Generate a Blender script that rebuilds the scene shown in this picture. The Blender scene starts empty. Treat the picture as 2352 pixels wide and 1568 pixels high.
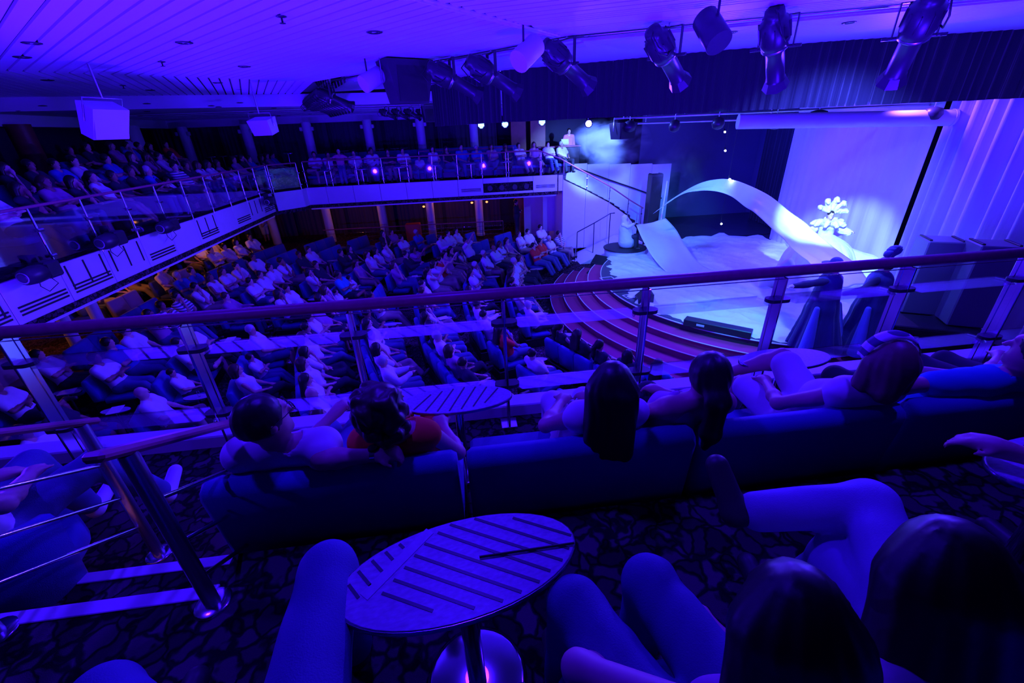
import bpy, bmesh, math, random
import numpy as np
from mathutils import Vector, Matrix, Euler
random.seed(7); RNG = np.random.RandomState(11)
SC = bpy.context.scene
COL = SC.collection
PI = math.pi
# ------------------------------------------------------------------ camera
IW, IH, FPX, ZC = 2352.0, 1568.0, 970.0, 5.3
PITCH, ROLL = math.radians(26.6), math.radians(2.4)
_f = Vector((0, math.cos(PITCH), -math.sin(PITCH)))
_r0 = Vector((1, 0, 0)); _u0 = _r0.cross(_f)
CR = _r0 * math.cos(ROLL) - _u0 * math.sin(ROLL)
CU = _r0 * math.sin(ROLL) + _u0 * math.cos(ROLL)
cam = bpy.data.cameras.new('camera'); camo = bpy.data.objects.new('camera', cam); COL.objects.link(camo)
m = Matrix((CR, CU, -_f)).transposed().to_4x4(); m.translation = Vector((0, 0, ZC)); camo.matrix_world = m
cam.sensor_width = 36.0; cam.lens = FPX / IW * 36.0; cam.clip_start = 0.05; cam.clip_end = 200
SC.camera = camo
SC.view_settings.view_transform = 'Standard'; SC.view_settings.look = 'None'
SC.view_settings.gamma = 1.0; SC.view_settings.use_curve_mapping = False
SC.view_settings.exposure = 0.0
SC.cycles.max_bounces = 6; SC.cycles.diffuse_bounces = 3; SC.cycles.glossy_bounces = 3
SC.cycles.transmission_bounces = 6; SC.cycles.transparent_max_bounces = 12; SC.cycles.volume_bounces = 0
SC.cycles.caustics_reflective = False; SC.cycles.caustics_refractive = False
SC.cycles.sample_clamp_indirect = 4.0
# ------------------------------------------------------------------ theatre frame: u runs to the stage, v across the hall
A6 = math.radians(6.0); CA, SA = math.cos(A6), math.sin(A6)
def W(u, v, z=0.0): return Vector((u * CA - v * SA, u * SA + v * CA, z))
def UV(p): return (p[0] * CA + p[1] * SA, -p[0] * SA + p[1] * CA)
def RAY(x, y):
    d = _f * FPX + CR * (x - IW / 2) + CU * (IH / 2 - y); return d.normalized()
def ATZ(x, y, z):
    d = RAY(x, y); t = (z - ZC) / d.z; return Vector((d.x * t, d.y * t, z))
def ATV(x, y, v):
    d = RAY(x, y); e = UV(d); t = v / e[1]; return e[0] * t, ZC + d.z * t
def PROJ(p):
    q = Vector(p) - Vector((0, 0, ZC)); c = q.dot(_f)
    return IW / 2 + FPX * q.dot(CR) / c, IH / 2 - FPX * q.dot(CU) / c
# ------------------------------------------------------------------ world and house lights
wd = bpy.data.worlds.new('dark_house'); SC.world = wd; wd.use_nodes = True
wd.node_tree.nodes['Background'].inputs[0].default_value = (0.06, 0.004, 1.0, 1)
wd.node_tree.nodes['Background'].inputs[1].default_value = 0.016
BLUE = (0.034, 0.003, 1.0); VIOL = (0.050, 0.012, 1.0); CYAN = (0.16, 0.42, 1.0)
def lamp(name, kind, loc, power, color, target=None, size=0.1, angle=60, blend=0.6):
    l = bpy.data.lights.new(name, kind); l.energy = power; l.color = color
    if kind == 'SPOT': l.spot_size = math.radians(angle); l.spot_blend = blend
    if kind in ('SPOT', 'POINT'): l.shadow_soft_size = size
    if kind == 'AREA': l.size = size
    o = bpy.data.objects.new(name, l); COL.objects.link(o); o.location = loc
    if target is not None:
        o.rotation_euler = (Vector(target) - Vector(loc)).to_track_quat('-Z', 'Y').to_euler()
    return o
# wash lamps clamped to the fascia of this balcony (below the rail, out of sight), like the ones on the fascia opposite
for uu in (-6.0, -2.0, 2.0, 5.5):
    lamp('wash_lamp_near_fascia', 'SPOT', W(uu, 3.45, 2.95), 2300, BLUE, W(uu + 0.8, 8, 7.4), 0.12, 126, 0.7)
for vv in (5.0, 9.5, 14.0):
    lamp('wash_lamp_rear_fascia', 'SPOT', W(-6.5, vv, 3.2), 900, BLUE, W(2, vv, 7.6), 0.12, 140, 0.6)
# lamps over the stage edge that face the hall
for (uu, vv) in ((3.4, 12.6), (6.0, 10.6), (9.0, 9.2)):
    lamp('front_wash_lamp', 'SPOT', W(uu, vv, 5.3), 1900, VIOL, W(-4.0, 2.0, 4.0), 0.15, 150, 0.6)
# stage light
lamp('stage_wash_lamp', 'SPOT', W(7.2, 7.2, 6.2), 2600, (0.06, 0.08, 1.0), W(8.5, 12, 0.8), 0.15, 100, 0.6)
lamp('stage_wash_lamp', 'SPOT', W(3.3, 14.0, 6.2), 2300, (0.06, 0.10, 1.0), W(8.5, 12, 0.8), 0.15, 100, 0.6)
lamp('curtain_wash_lamp', 'SPOT', W(8.8, 14.0, 5.35), 1300, (0.07, 0.02, 1.0), W(12.2, 11.5, 2.2), 0.2, 130, 0.7)
lamp('curtain_wash_lamp', 'SPOT', W(10.3, 9.9, 5.9), 1100, (0.09, 0.03, 1.0), W(11.1, 6.0, 2.4), 0.1, 130, 0.7)
lamp('follow_spot', 'SPOT', W(5.6, 6.2, 6.3), 5200, (0.42, 0.85, 1.0), W(10.35, 10.95, 2.2), 0.05, 24, 0.5)
lamp('cyan_profile_lamp', 'SPOT', W(4.5, 6.8, 6.1), 2900, (0.05, 0.55, 1.0), W(7.4, 13.4, 3.6), 0.05, 20, 0.8)
lamp('cyan_profile_lamp', 'SPOT', W(3.2, 7.5, 6.1), 1400, (0.06, 0.45, 1.0), W(5.9, 14.6, 1.0), 0.05, 22, 0.8)
lamp('cyan_profile_lamp', 'SPOT', W(5.2, 6.4, 6.1), 1200, (0.05, 0.50, 1.0), W(6.2, 8.9, 0.8), 0.05, 30, 0.8)
lamp('stage_side_lamp', 'SPOT', W(6.0, 15.5, 5.3), 2000, (0.07, 0.06, 1.0), W(6.5, 20.5, 2.0), 0.15, 120, 0.7)
lamp('stage_back_lamp', 'SPOT', W(10.0, 17.5, 5.6), 2200, (0.02, 0.02, 1.0), W(14.5, 17.0, 3.0), 0.15, 130, 0.7)
# unseen spots added overhead to brighten the table tops of this balcony
for (uu, vv) in ((-2.6, 1.6), (-0.2, 2.0), (2.4, 1.9)):
    lamp('added_balcony_fill', 'SPOT', W(uu, vv, 6.5), 210, BLUE, W(uu, vv + .15, 3.0), 0.08, 110, 0.8)
# warm lamps under the decks
for (uu, vv, zz, pw) in ((-10.8, 13.4, 2.5, 34), (-9.6, 17.6, 2.5, 22), (-11.5, 10.2, 2.4, 30), (-5.2, 22.2, 2.5, 14), (-0.8, 22.6, 2.5, 16), (2.1, 22.2, 2.5, 12)):
    lamp('warm_downlight', 'POINT', W(uu, vv, zz), pw, (1.0, 0.28, 0.06), None, 0.05)

# ------------------------------------------------------------------ materials
MATS = {}
def new_mat(name):
    mt = bpy.data.materials.new(name); mt.use_nodes = True; MATS[name] = mt
    return mt, mt.node_tree, mt.node_tree.nodes['Principled BSDF']
def mat(name, col, rough=0.6, metal=0.0, bump=0.0, bscale=40.0, var=0.0, vscale=6.0, sheen=0.0, spec=0.5, trans=0.0, alpha=1.0, emit=None, estr=0.0):
    if name in MATS: return MATS[name]
    mt, nt, b = new_mat(name)
    b.inputs['Base Color'].default_value = (*col, 1); b.inputs['Roughness'].default_value = rough
    b.inputs['Metallic'].default_value = metal; b.inputs['Specular IOR Level'].default_value = spec
    if sheen: b.inputs['Sheen Weight'].default_value = sheen
    if trans: b.inputs['Transmission Weight'].default_value = trans
    if alpha < 1: b.inputs['Alpha'].default_value = alpha
    if emit: b.inputs['Emission Color'].default_value = (*emit, 1); b.inputs['Emission Strength'].default_value = estr
    tc = None
    if bump or var:
        tc = nt.nodes.new('ShaderNodeTexCoord')
    if var:
        n = nt.nodes.new('ShaderNodeTexNoise'); n.inputs['Scale'].default_value = vscale; n.inputs['Detail'].default_value = 3
        nt.links.new(tc.outputs['Object'], n.inputs['Vector'])
        mx = nt.nodes.new('ShaderNodeMix'); mx.data_type = 'RGBA'
        mx.inputs[6].default_value = (*[max(0, c * (1 - var)) for c in col], 1)
        mx.inputs[7].default_value = (*[min(1, c * (1 + var)) for c in col], 1)
        nt.links.new(n.outputs['Fac'], mx.inputs[0]); nt.links.new(mx.outputs[2], b.inputs['Base Color'])
    if bump:
        n = nt.nodes.new('ShaderNodeTexNoise'); n.inputs['Scale'].default_value = bscale; n.inputs['Detail'].default_value = 2
        nt.links.new(tc.outputs['Object'], n.inputs['Vector'])
        bp = nt.nodes.new('ShaderNodeBump'); bp.inputs['Strength'].default_value = bump; bp.inputs['Distance'].default_value = 0.01
        nt.links.new(n.outputs['Fac'], bp.inputs['Height']); nt.links.new(bp.outputs['Normal'], b.inputs['Normal'])
    return mt
def carpet_mat(name, dark, light, scale):
    mt, nt, b = new_mat(name); b.inputs['Roughness'].default_value = 0.95; b.inputs['Specular IOR Level'].default_value = 0.1
    tc = nt.nodes.new('ShaderNodeTexCoord')
    ns = nt.nodes.new('ShaderNodeTexNoise'); ns.inputs['Scale'].default_value = scale * 0.8
    nt.links.new(tc.outputs['Object'], ns.inputs['Vector'])
    mix = nt.nodes.new('ShaderNodeMix'); mix.data_type = 'VECTOR'; mix.inputs[0].default_value = 0.12
    nt.links.new(tc.outputs['Object'], mix.inputs[4]); nt.links.new(ns.outputs['Color'], mix.inputs[5])
    v = nt.nodes.new('ShaderNodeTexVoronoi'); v.feature = 'DISTANCE_TO_EDGE'; v.inputs['Scale'].default_value = scale
    nt.links.new(mix.outputs[1], v.inputs['Vector'])
    r = nt.nodes.new('ShaderNodeValToRGB'); r.color_ramp.elements[0].position = 0.05; r.color_ramp.elements[1].position = 0.13
    r.color_ramp.elements[0].color = (*dark, 1); r.color_ramp.elements[1].color = (*light, 1)
    nt.links.new(v.outputs['Distance'], r.inputs['Fac'])
    v2 = nt.nodes.new('ShaderNodeTexVoronoi'); v2.inputs['Scale'].default_value = scale
    nt.links.new(mix.outputs[1], v2.inputs['Vector'])
    hs = nt.nodes.new('ShaderNodeHueSaturation'); nt.links.new(r.outputs['Color'], hs.inputs['Color'])
    sep = nt.nodes.new('ShaderNodeSeparateColor'); nt.links.new(v2.outputs['Color'], sep.inputs[0])
    mr = nt.nodes.new('ShaderNodeMapRange'); mr.inputs[3].default_value = 0.35; mr.inputs[4].default_value = 1.5
    nt.links.new(sep.outputs[0], mr.inputs[0]); nt.links.new(mr.outputs[0], hs.inputs['Value'])
    nt.links.new(hs.outputs['Color'], b.inputs['Base Color'])
    n = nt.nodes.new('ShaderNodeTexNoise'); n.inputs['Scale'].default_value = 320; nt.links.new(tc.outputs['Object'], n.inputs['Vector'])
    bp = nt.nodes.new('ShaderNodeBump'); bp.inputs['Strength'].default_value = 0.5; bp.inputs['Distance'].default_value = 0.01
    nt.links.new(n.outputs['Fac'], bp.inputs['Height']); nt.links.new(bp.outputs['Normal'], b.inputs['Normal'])
    return mt
def stripe_mat(name, c1, c2, freq, axis=2):
    mt, nt, b = new_mat(name); b.inputs['Roughness'].default_value = 0.85
    tc = nt.nodes.new('ShaderNodeTexCoord'); sp = nt.nodes.new('ShaderNodeSeparateXYZ'); nt.links.new(tc.outputs['Object'], sp.inputs[0])
    mu = nt.nodes.new('ShaderNodeMath'); mu.operation = 'MULTIPLY'; mu.inputs[1].default_value = freq
    fr = nt.nodes.new('ShaderNodeMath'); fr.operation = 'FRACT'; gt = nt.nodes.new('ShaderNodeMath'); gt.operation = 'GREATER_THAN'; gt.inputs[1].default_value = 0.5
    nt.links.new(sp.outputs[axis], mu.inputs[0]); nt.links.new(mu.outputs[0], fr.inputs[0]); nt.links.new(fr.outputs[0], gt.inputs[0])
    mx = nt.nodes.new('ShaderNodeMix'); mx.data_type = 'RGBA'; mx.inputs[6].default_value = (*c1, 1); mx.inputs[7].default_value = (*c2, 1)
    nt.links.new(gt.outputs[0], mx.inputs[0]); nt.links.new(mx.outputs[2], b.inputs['Base Color'])
    return mt
def glass_mat(name, tint=(0.8, 0.85, 1.0), rough=0.02, clear=0.9):
    mt, nt, b = new_mat(name)
    out = nt.nodes['Material Output']; nt.nodes.remove(b)
    tr = nt.nodes.new('ShaderNodeBsdfTransparent'); tr.inputs[0].default_value = (*tint, 1)
    gl = nt.nodes.new('ShaderNodeBsdfGlossy'); gl.inputs['Roughness'].default_value = rough; gl.inputs[0].default_value = (1, 1, 1, 1)
    fr = nt.nodes.new('ShaderNodeFresnel'); fr.inputs[0].default_value = 1.5
    mu = nt.nodes.new('ShaderNodeMath'); mu.operation = 'MULTIPLY_ADD'; mu.inputs[1].default_value = 0.55; mu.inputs[2].default_value = 0.0
    mu.use_clamp = True
    nt.links.new(fr.outputs[0], mu.inputs[0])
    mx = nt.nodes.new('ShaderNodeMixShader'); nt.links.new(mu.outputs[0], mx.inputs[0])
    nt.links.new(tr.outputs[0], mx.inputs[1]); nt.links.new(gl.outputs[0], mx.inputs[2]); nt.links.new(mx.outputs[0], out.inputs['Surface'])
    return mt
def cloth_mat(name, col, fold=0.0, fscale=30.0, axis_scale=(1, 1, 0.02), rough=0.85, trans=0.0):
    """fabric with fine folds running along the local z axis"""
    mt, nt, b = new_mat(name); b.inputs['Base Color'].default_value = (*col, 1); b.inputs['Roughness'].default_value = rough
    b.inputs['Sheen Weight'].default_value = 0.2
    tc = nt.nodes.new('ShaderNodeTexCoord'); mp = nt.nodes.new('ShaderNodeMapping'); mp.inputs['Scale'].default_value = axis_scale
    nt.links.new(tc.outputs['Object'], mp.inputs['Vector'])
    n = nt.nodes.new('ShaderNodeTexNoise'); n.inputs['Scale'].default_value = fscale; n.inputs['Detail'].default_value = 4
    nt.links.new(mp.outputs[0], n.inputs['Vector'])
    bp = nt.nodes.new('ShaderNodeBump'); bp.inputs['Strength'].default_value = fold; bp.inputs['Distance'].default_value = 0.05
    nt.links.new(n.outputs['Fac'], bp.inputs['Height']); nt.links.new(bp.outputs['Normal'], b.inputs['Normal'])
    if trans: b.inputs['Transmission Weight'].default_value = 0.0; b.inputs['Subsurface Weight'].default_value = 0.0
    return mt
WHITE = mat('white_panel', (0.78, 0.78, 0.80), 0.45, var=0.04)
CEIL = mat('ceiling_slat_paint', (0.70, 0.66, 0.80), 0.55, var=0.05, vscale=2.0)
CEILB = mat('ceiling_backing', (0.10, 0.10, 0.12), 0.9)
BLACK = mat('black_paint', (0.012, 0.012, 0.014), 0.5)
BLACKC = cloth_mat('black_velour', (0.012, 0.010, 0.020), 0.8, 18.0)
LAMPB = mat('lamp_black', (0.045, 0.04, 0.05), 0.38, 0.3)
CHROME = mat('polished_steel', (0.72, 0.72, 0.75), 0.16, 1.0)
STEEL = mat('brushed_steel', (0.55, 0.55, 0.58), 0.32, 1.0, bump=0.05, bscale=200)
DARKM = mat('dark_bronze_metal', (0.05, 0.045, 0.06), 0.35, 0.8)
WOODR = mat('red_wood_handrail', (0.42, 0.09, 0.16), 0.35, var=0.25, vscale=20)
WOODP = mat('red_brown_wood_panel', (0.24, 0.06, 0.035), 0.5, var=0.35, vscale=5)
SOFA = mat('blue_upholstery', (0.035, 0.05, 0.34), 0.75, bump=0.25, bscale=300, sheen=0.15)
SOFAB = mat('beige_upholstery', (0.42, 0.30, 0.30), 0.8, bump=0.25, bscale=300)
CARP = carpet_mat('patterned_carpet', (0.012, 0.008, 0.014), (0.10, 0.045, 0.085), 16.0)
CARPB = carpet_mat('patterned_carpet_balcony', (0.010, 0.006, 0.012), (0.085, 0.035, 0.07), 12.0)
REDC = mat('red_step_carpet', (0.42, 0.02, 0.13), 0.9, bump=0.4, bscale=200, var=0.15, vscale=3)
NOSE = mat('white_nosing', (0.85, 0.85, 0.88), 0.4)
STAGE = mat('black_stage_floor', (0.035, 0.035, 0.045), 0.32, var=0.3, vscale=2)
COLP = mat('column_paint', (0.66, 0.62, 0.74), 0.5, var=0.05)
CURT = cloth_mat('dark_wall_curtain', (0.060, 0.035, 0.085), 1.0, 10.0)
CYC = cloth_mat('pale_backcloth', (0.50, 0.45, 0.62), 0.35, 6.0, (1, 1, 0.01))
LEG = cloth_mat('pale_pleated_drape', (0.50, 0.45, 0.60), 0.4, 10.0, (1, 1, 0.01))
SILK = cloth_mat('white_silk', (0.82, 0.84, 0.86), 0.5, 3.0, (1, 1, 1), 0.45)
GLASS = glass_mat('clear_glass', (0.93, 0.94, 0.98), 0.03, 0.9)
TABT = mat('speckled_table_laminate', (0.46, 0.42, 0.60), 0.4, var=0.45, vscale=45)
TABG = mat('dark_inlay_strip', (0.05, 0.04, 0.08), 0.4)
TABE = mat('table_edge_band', (0.30, 0.28, 0.36), 0.25, 0.9)
PAPER = mat('white_paper', (0.85, 0.85, 0.85), 0.7)
DARKW = mat('dark_wall_paint', (0.03, 0.025, 0.05), 0.8)
BACKW = mat('deep_blue_wall', (0.10, 0.09, 0.20), 0.7)
RUB = mat('grey_loudspeaker_paint', (0.62, 0.62, 0.66), 0.55)
LED = mat('led_lens', (0.1, 0.3, 1.0), 0.3, emit=(0.25, 0.75, 1.0), estr=9.0)
LEDR = mat('orange_step_light', (1.0, 0.3, 0.1), 0.4, emit=(1.0, 0.22, 0.05), estr=4.0)
SPOTL = mat('lit_lamp_lens', (1, 1, 1), 0.3, emit=(0.75, 0.9, 1.0), estr=30.0)
WARM = mat('warm_lamp_lens', (1, 0.6, 0.3), 0.3, emit=(1.0, 0.30, 0.05), estr=2.5)
PHONE = mat('lit_phone_screen', (0.2, 0.8, 1.0), 0.3, emit=(0.10, 0.75, 1.0), estr=1.6)
# ------------------------------------------------------------------ mesh helpers
def tag(o, label=None, cat=None, group=None, kind=None):
    if label: o['label'] = label
    if cat: o['category'] = cat
    if group: o['group'] = group
    if kind: o['kind'] = kind
    return o
def link(o, parent=None):
    COL.objects.link(o)
    if parent is not None: o.parent = parent
    return o
def empty(name, loc=(0, 0, 0), rz=0.0, label=None, cat=None, group=None, kind=None):
    o = bpy.data.objects.new(name, None); o.empty_display_size = 0.1; COL.objects.link(o)
    o.location = loc; o.rotation_euler = (0, 0, rz)
    return tag(o, label, cat, group, kind)
def mesh_obj(name, verts, faces, m, parent=None, smooth=False):
    me = bpy.data.meshes.new(name); me.from_pydata([tuple(v) for v in verts], [], faces); me.materials.append(m)
    if smooth: me.polygons.foreach_set('use_smooth', [True] * len(me.polygons))
    me.update()
    return link(bpy.data.objects.new(name, me), parent)
class MB:
    def __init__(s): s.v = []; s.f = []; s.sm = []
    def add(s, vs, fs, smooth=False):
        o = len(s.v); s.v += [tuple(v) for v in vs]; s.f += [tuple(i + o for i in f) for f in fs]; s.sm += [smooth] * len(fs); return s
    def box(s, c, sz, M=None, bev=0.0):
        hx, hy, hz = sz[0] / 2, sz[1] / 2, sz[2] / 2
        if bev:
            b = min(bev, hx * .95, hy * .95, hz * .95); vs = []; 
            # chamfered box: 24 vertices
            pts = []
            for sx in (-1, 1):
                for sy in (-1, 1):
                    for sz_ in (-1, 1):
                        pts.append(((sx * hx, sy * (hy - b), sz_ * (hz - b)), (sx * (hx - b), sy * hy, sz_ * (hz - b)), (sx * (hx - b), sy * (hy - b), sz_ * hz)))
            vs = [Vector(p) for t in pts for p in t]
            def i(sx, sy, sz_, k): return ((sx * 2 + sy) * 2 + sz_) * 3 + k
            fs = []
            for a in (0, 1):
                q = [i(a, 0, 0, 0), i(a, 1, 0, 0), i(a, 1, 1, 0), i(a, 0, 1, 0)]; fs.append(q if a else q[::-1])
                q = [i(0, a, 0, 1), i(1, a, 0, 1), i(1, a, 1, 1), i(0, a, 1, 1)]; fs.append(q[::-1] if a else q)
                q = [i(0, 0, a, 2), i(1, 0, a, 2), i(1, 1, a, 2), i(0, 1, a, 2)]; fs.append(q if a else q[::-1])
            for a in (0, 1):
                for d in (0, 1):
                    fs.append([i(a, d, 0, 0), i(a, d, 1, 0), i(a, d, 1, 1), i(a, d, 0, 1)])
                    fs.append([i(a, 0, d, 0), i(a, 1, d, 0), i(a, 1, d, 2), i(a, 0, d, 2)])
                    fs.append([i(0, a, d, 1), i(1, a, d, 1), i(1, a, d, 2), i(0, a, d, 2)])
                    for e in (0, 1): fs.append([i(a, d, e, 0), i(a, d, e, 1), i(a, d, e, 2)])
        else:
            vs = [Vector((x, y, z)) for x in (-hx, hx) for y in (-hy, hy) for z in (-hz, hz)]
            fs = [(0, 1, 3, 2), (4, 6, 7, 5), (0, 4, 5, 1), (2, 3, 7, 6), (0, 2, 6, 4), (1, 5, 7, 3)]
        cv = Vector(c)
        vs = [(M @ v if M is not None else v) + cv for v in vs]
        return s.add(vs, fs)
    def tube(s, a, b, r, r2=None, n=12, caps=True):
        a, b = Vector(a), Vector(b); r2 = r if r2 is None else r2
        d = (b - a).normalized(); q = d.orthogonal().normalized(); w = d.cross(q)
        vs = []
        for p, rr in ((a, r), (b, r2)):
            for k in range(n):
                t = 2 * PI * k / n; vs.append(p + (q * math.cos(t) + w * math.sin(t)) * rr)
        s.add(vs, [(k, (k + 1) % n, n + (k + 1) % n, n + k) for k in range(n)], True)
        if caps: s.add(vs, [tuple(range(n))[::-1], tuple(range(n, 2 * n))])
        return s
    def path(s, pts, r, n=8, closed=False, caps=True):
        pts = [Vector(p) for p in pts]; N = len(pts); vs = []
        up = None
        for i in range(N):
            a = pts[(i - 1) % N] if (closed or i > 0) else pts[i]; b = pts[(i + 1) % N] if (closed or i < N - 1) else pts[i]
            d = (b - a).normalized()
            if up is None: up = d.orthogonal().normalized()
            up = (up - d * up.dot(d)).normalized(); w = d.cross(up)
            rr = r[i] if isinstance(r, (list, tuple)) else r
            for k in range(n):
                t = 2 * PI * k / n; vs.append(pts[i] + (up * math.cos(t) + w * math.sin(t)) * rr)
        fs = []
        for i in range(N if closed else N - 1):
            j = (i + 1) % N
            for k in range(n): fs.append((i * n + k, i * n + (k + 1) % n, j * n + (k + 1) % n, j * n + k))
        s.add(vs, fs, True)
        if not closed and caps: s.add(vs, [tuple(range(n))[::-1], tuple(range((N - 1) * n, N * n))])
        return s
    def lathe(s, prof, n=24, M=None, c=(0, 0, 0)):
        vs = []
        for r, z in prof:
            for k in range(n): vs.append(Vector((r * math.cos(2 * PI * k / n), r * math.sin(2 * PI * k / n), z)))
        fs = [(i * n + k, i * n + (k + 1) % n, (i + 1) * n + (k + 1) % n, (i + 1) * n + k) for i in range(len(prof) - 1) for k in range(n)]
        cv = Vector(c); vs = [(M @ v if M is not None else v) + cv for v in vs]
        s.add(vs, fs, True)
        if prof[0][0] > 1e-6: s.add(vs, [tuple(range(n))[::-1]])
        if prof[-1][0] > 1e-6: s.add(vs, [tuple(range((len(prof) - 1) * n, len(prof) * n))])
        return s
    def poly(s, ring, z0, z1):
        n = len(ring); vs = [(*p[:2], z0) for p in ring] + [(*p[:2], z1) for p in ring]
        return s.add(vs, [tuple(range(n))[::-1], tuple(range(n, 2 * n))] + [(k, (k + 1) % n, n + (k + 1) % n, n + k) for k in range(n)])
    def build(s, name, m, parent=None):
        me = bpy.data.meshes.new(name); me.from_pydata(s.v, [], s.f); me.materials.append(m)
        if any(s.sm): me.polygons.foreach_set('use_smooth', s.sm)
        me.update()
        return link(bpy.data.objects.new(name, me), parent)
def struct(o, label=None):
    o['kind'] = 'structure'
    if label: o['label'] = label
    return o
def copy_tree(o, parent=None):
    c = o.copy(); COL.objects.link(c)
    if parent is not None: c.parent = parent
    for ch in CHILD.get(o.name, []): copy_tree_child(ch, c)
    return c
def copy_tree_child(o, parent):
    c = o.copy(); COL.objects.link(c); c.parent = parent
    for ch in list(o.children): copy_tree_child(ch, c)
    return c
def dup(o, loc=None, rz=None, label=None, group=None):
    c = o.copy(); COL.objects.link(c)
    for ch in list(o.children): copy_tree_child(ch, c)
    if loc is not None: c.location = loc
    if rz is not None: c.rotation_euler = (0, 0, rz)
    if label: c['label'] = label
    if group: c['group'] = group
    return c
UNIT = None
def unit_box():
    global UNIT
    if UNIT is None:
        UNIT = {}
    return UNIT
def plank(name, a, b, width, thick, m, parent, z=None):
    """a board from a to b (world), lying flat; alike boards share one unit mesh"""
    key = m.name
    U = unit_box()
    if key not in U:
        t = MB(); t.box((0, 0, 0), (1, 1, 1)); me = bpy.data.meshes.new('board_' + key); me.from_pydata(t.v, [], t.f); me.materials.append(m); U[key] = me
    o = bpy.data.objects.new(name, U[key]); COL.objects.link(o)
    a, b = Vector(a), Vector(b); d = b - a
    o.parent = parent; o.location = (a + b) / 2
    o.rotation_euler = (0, -math.atan2(d.z, math.hypot(d.x, d.y)), math.atan2(d.y, d.x)); o.scale = (d.length, width, thick)
    return o
def ring_uv(c, r, a0, a1, n):
    return [(c[0] + r * math.cos(a0 + (a1 - a0) * i / n), c[1] + r * math.sin(a0 + (a1 - a0) * i / n)) for i in range(n + 1)]

# ------------------------------------------------------------------ layout numbers
SCU, SCV = 9.4, 12.0                       # centre of the stage arc
RH = [8.0, 9.33, 10.7, 12.05, 13.4, 14.55, 15.9, 17.15, 18.25, 19.3, 20.5]   # where heads of each row sit
def zrow(k): return 0.05 * max(0.0, RH[k] - 8.2)
ZF1, ZF2, ZST, ZCE = 3.5, 3.9, 0.8, 6.6
def PU(r, a): return SCU + r * math.cos(a), SCV + r * math.sin(a)
D = math.radians
# ------------------------------------------------------------------ main floor in shallow tiers
fl = struct(empty('floor', (0, 0, 0)))
def clampuv(p): return max(-14.4, p[0]), min(24.3, max(0.4, p[1]))
edges = [4.6] + [r + 0.42 for r in RH[:-1]] + [26.0]
mb = MB(); NA = 90
for k in range(len(RH)):
    z = zrow(k); z0 = zrow(k - 1) if k else -0.05
    a = [clampuv(p) for p in ring_uv((SCU, SCV), edges[k], D(85), D(290), NA)]
    b = [clampuv(p) for p in ring_uv((SCU, SCV), edges[k + 1], D(85), D(290), NA)]
    vs = [W(*p, z) for p in a] + [W(*p, z) for p in b] + [W(*p, z0) for p in a]; n = NA + 1
    mb.add(vs, [(i, i + 1, n + i + 1, n + i)[::-1] for i in range(NA)] + [(i, i + 1, 2 * n + i + 1, 2 * n + i) for i in range(NA)])
struct(mb.build('floor_tiers', CARP, fl))
# ------------------------------------------------------------------ stage and its curved red steps
arc = ring_uv((SCU, SCV), 5.05, D(100), D(268), 60)
ring = [W(*p) for p in arc] + [W(16.0, 6.95), W(16.0, 17.2)]
st = struct(empty('stage_floor', (0, 0, 0)))
mb = MB(); mb.poly(ring, 0.0, ZST); struct(mb.build('stage_platform', STAGE, st))
mb = MB(); mb.poly([W(7.6, 17.21), W(16, 17.21), W(16, 22.0), W(8.3, 22.0)], 0.0, ZST); struct(mb.build('stage_wing_platform', STAGE, st))
mb = MB(); mb.path([W(*p, ZST - 0.012) for p in ring_uv((SCU, SCV), 5.06, D(100), D(268), 70)], 0.018, 6); struct(mb.build('stage_edge_trim', NOSE, st))
sp = struct(empty('floor_stage_steps', (0, 0, 0)))
for i in range(1, 5):
    r0, r1 = 5.06 + 0.42 * (i - 1), 5.06 + 0.42 * i; z = ZST - 0.16 * i
    a = ring_uv((SCU, SCV), r0 - 0.02, D(146), D(276), 64); b = ring_uv((SCU, SCV), r1, D(146), D(276), 64); n = 65
    vs = [W(*p, z) for p in a] + [W(*p, z) for p in b] + [W(*p, 0) for p in b]
    fs = [(j, n + j, n + j + 1, j + 1) for j in range(64)] + [(n + j, 2 * n + j, 2 * n + j + 1, n + j + 1) for j in range(64)]
    fs += [(0, n, 2 * n), (64, 129, 194)]
    t = MB(); t.add(vs, fs); s_ = t.build('step', REDC, sp)
    t = MB(); t.path([W(*p, z - 0.004) for p in ring_uv((SCU, SCV), r1 + 0.008, D(146), D(276), 90)], 0.014, 6); t.build('nosing', NOSE, s_)
# ------------------------------------------------------------------ fascia panels and slabs of the balconies
bal = struct(empty('floor_balcony_opposite', (0, 0, 0)))
mb = MB(); mb.poly([W(-14.4, 18.88), W(-6.9, 18.88), W(4.25, 18.88), W(4.25, 24.4), W(-14.4, 24.4)], 2.72, ZF1 - 0.02); struct(mb.build('balcony_slab', CARPB, bal))
mb = MB(); mb.poly([W(-14.4, 0.0), W(-7.02, 0.0), W(-7.02, 17.5), W(-6.15, 18.4), W(-6.15, 18.87), W(-14.4, 18.87)], 2.72, ZF1 - 0.021); struct(mb.build('balcony_slab', CARPB, bal))
for k, (du, z) in enumerate(((1.75, .30), (3.05, .62), (4.35, .94))):   # raised tiers of the rear balcony
    t = MB(); t.poly([W(-14.39, 0.0), W(-7.0 - du, 0.0), W(-7.0 - du, 18.6), W(-14.39, 18.6)], ZF1 - 0.02, ZF1 + z); struct(t.build('balcony_tier', CARPB, bal))
t = MB(); t.poly([W(-14.38, 20.75), W(3.2, 20.75), W(3.2, 24.38), W(-14.38, 24.38)], ZF1 - 0.02, ZF1 + 0.3); struct(t.build('balcony_tier', CARPB, bal))
fo = struct(empty('wall_balcony_front', (0, 0, 0)))
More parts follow.
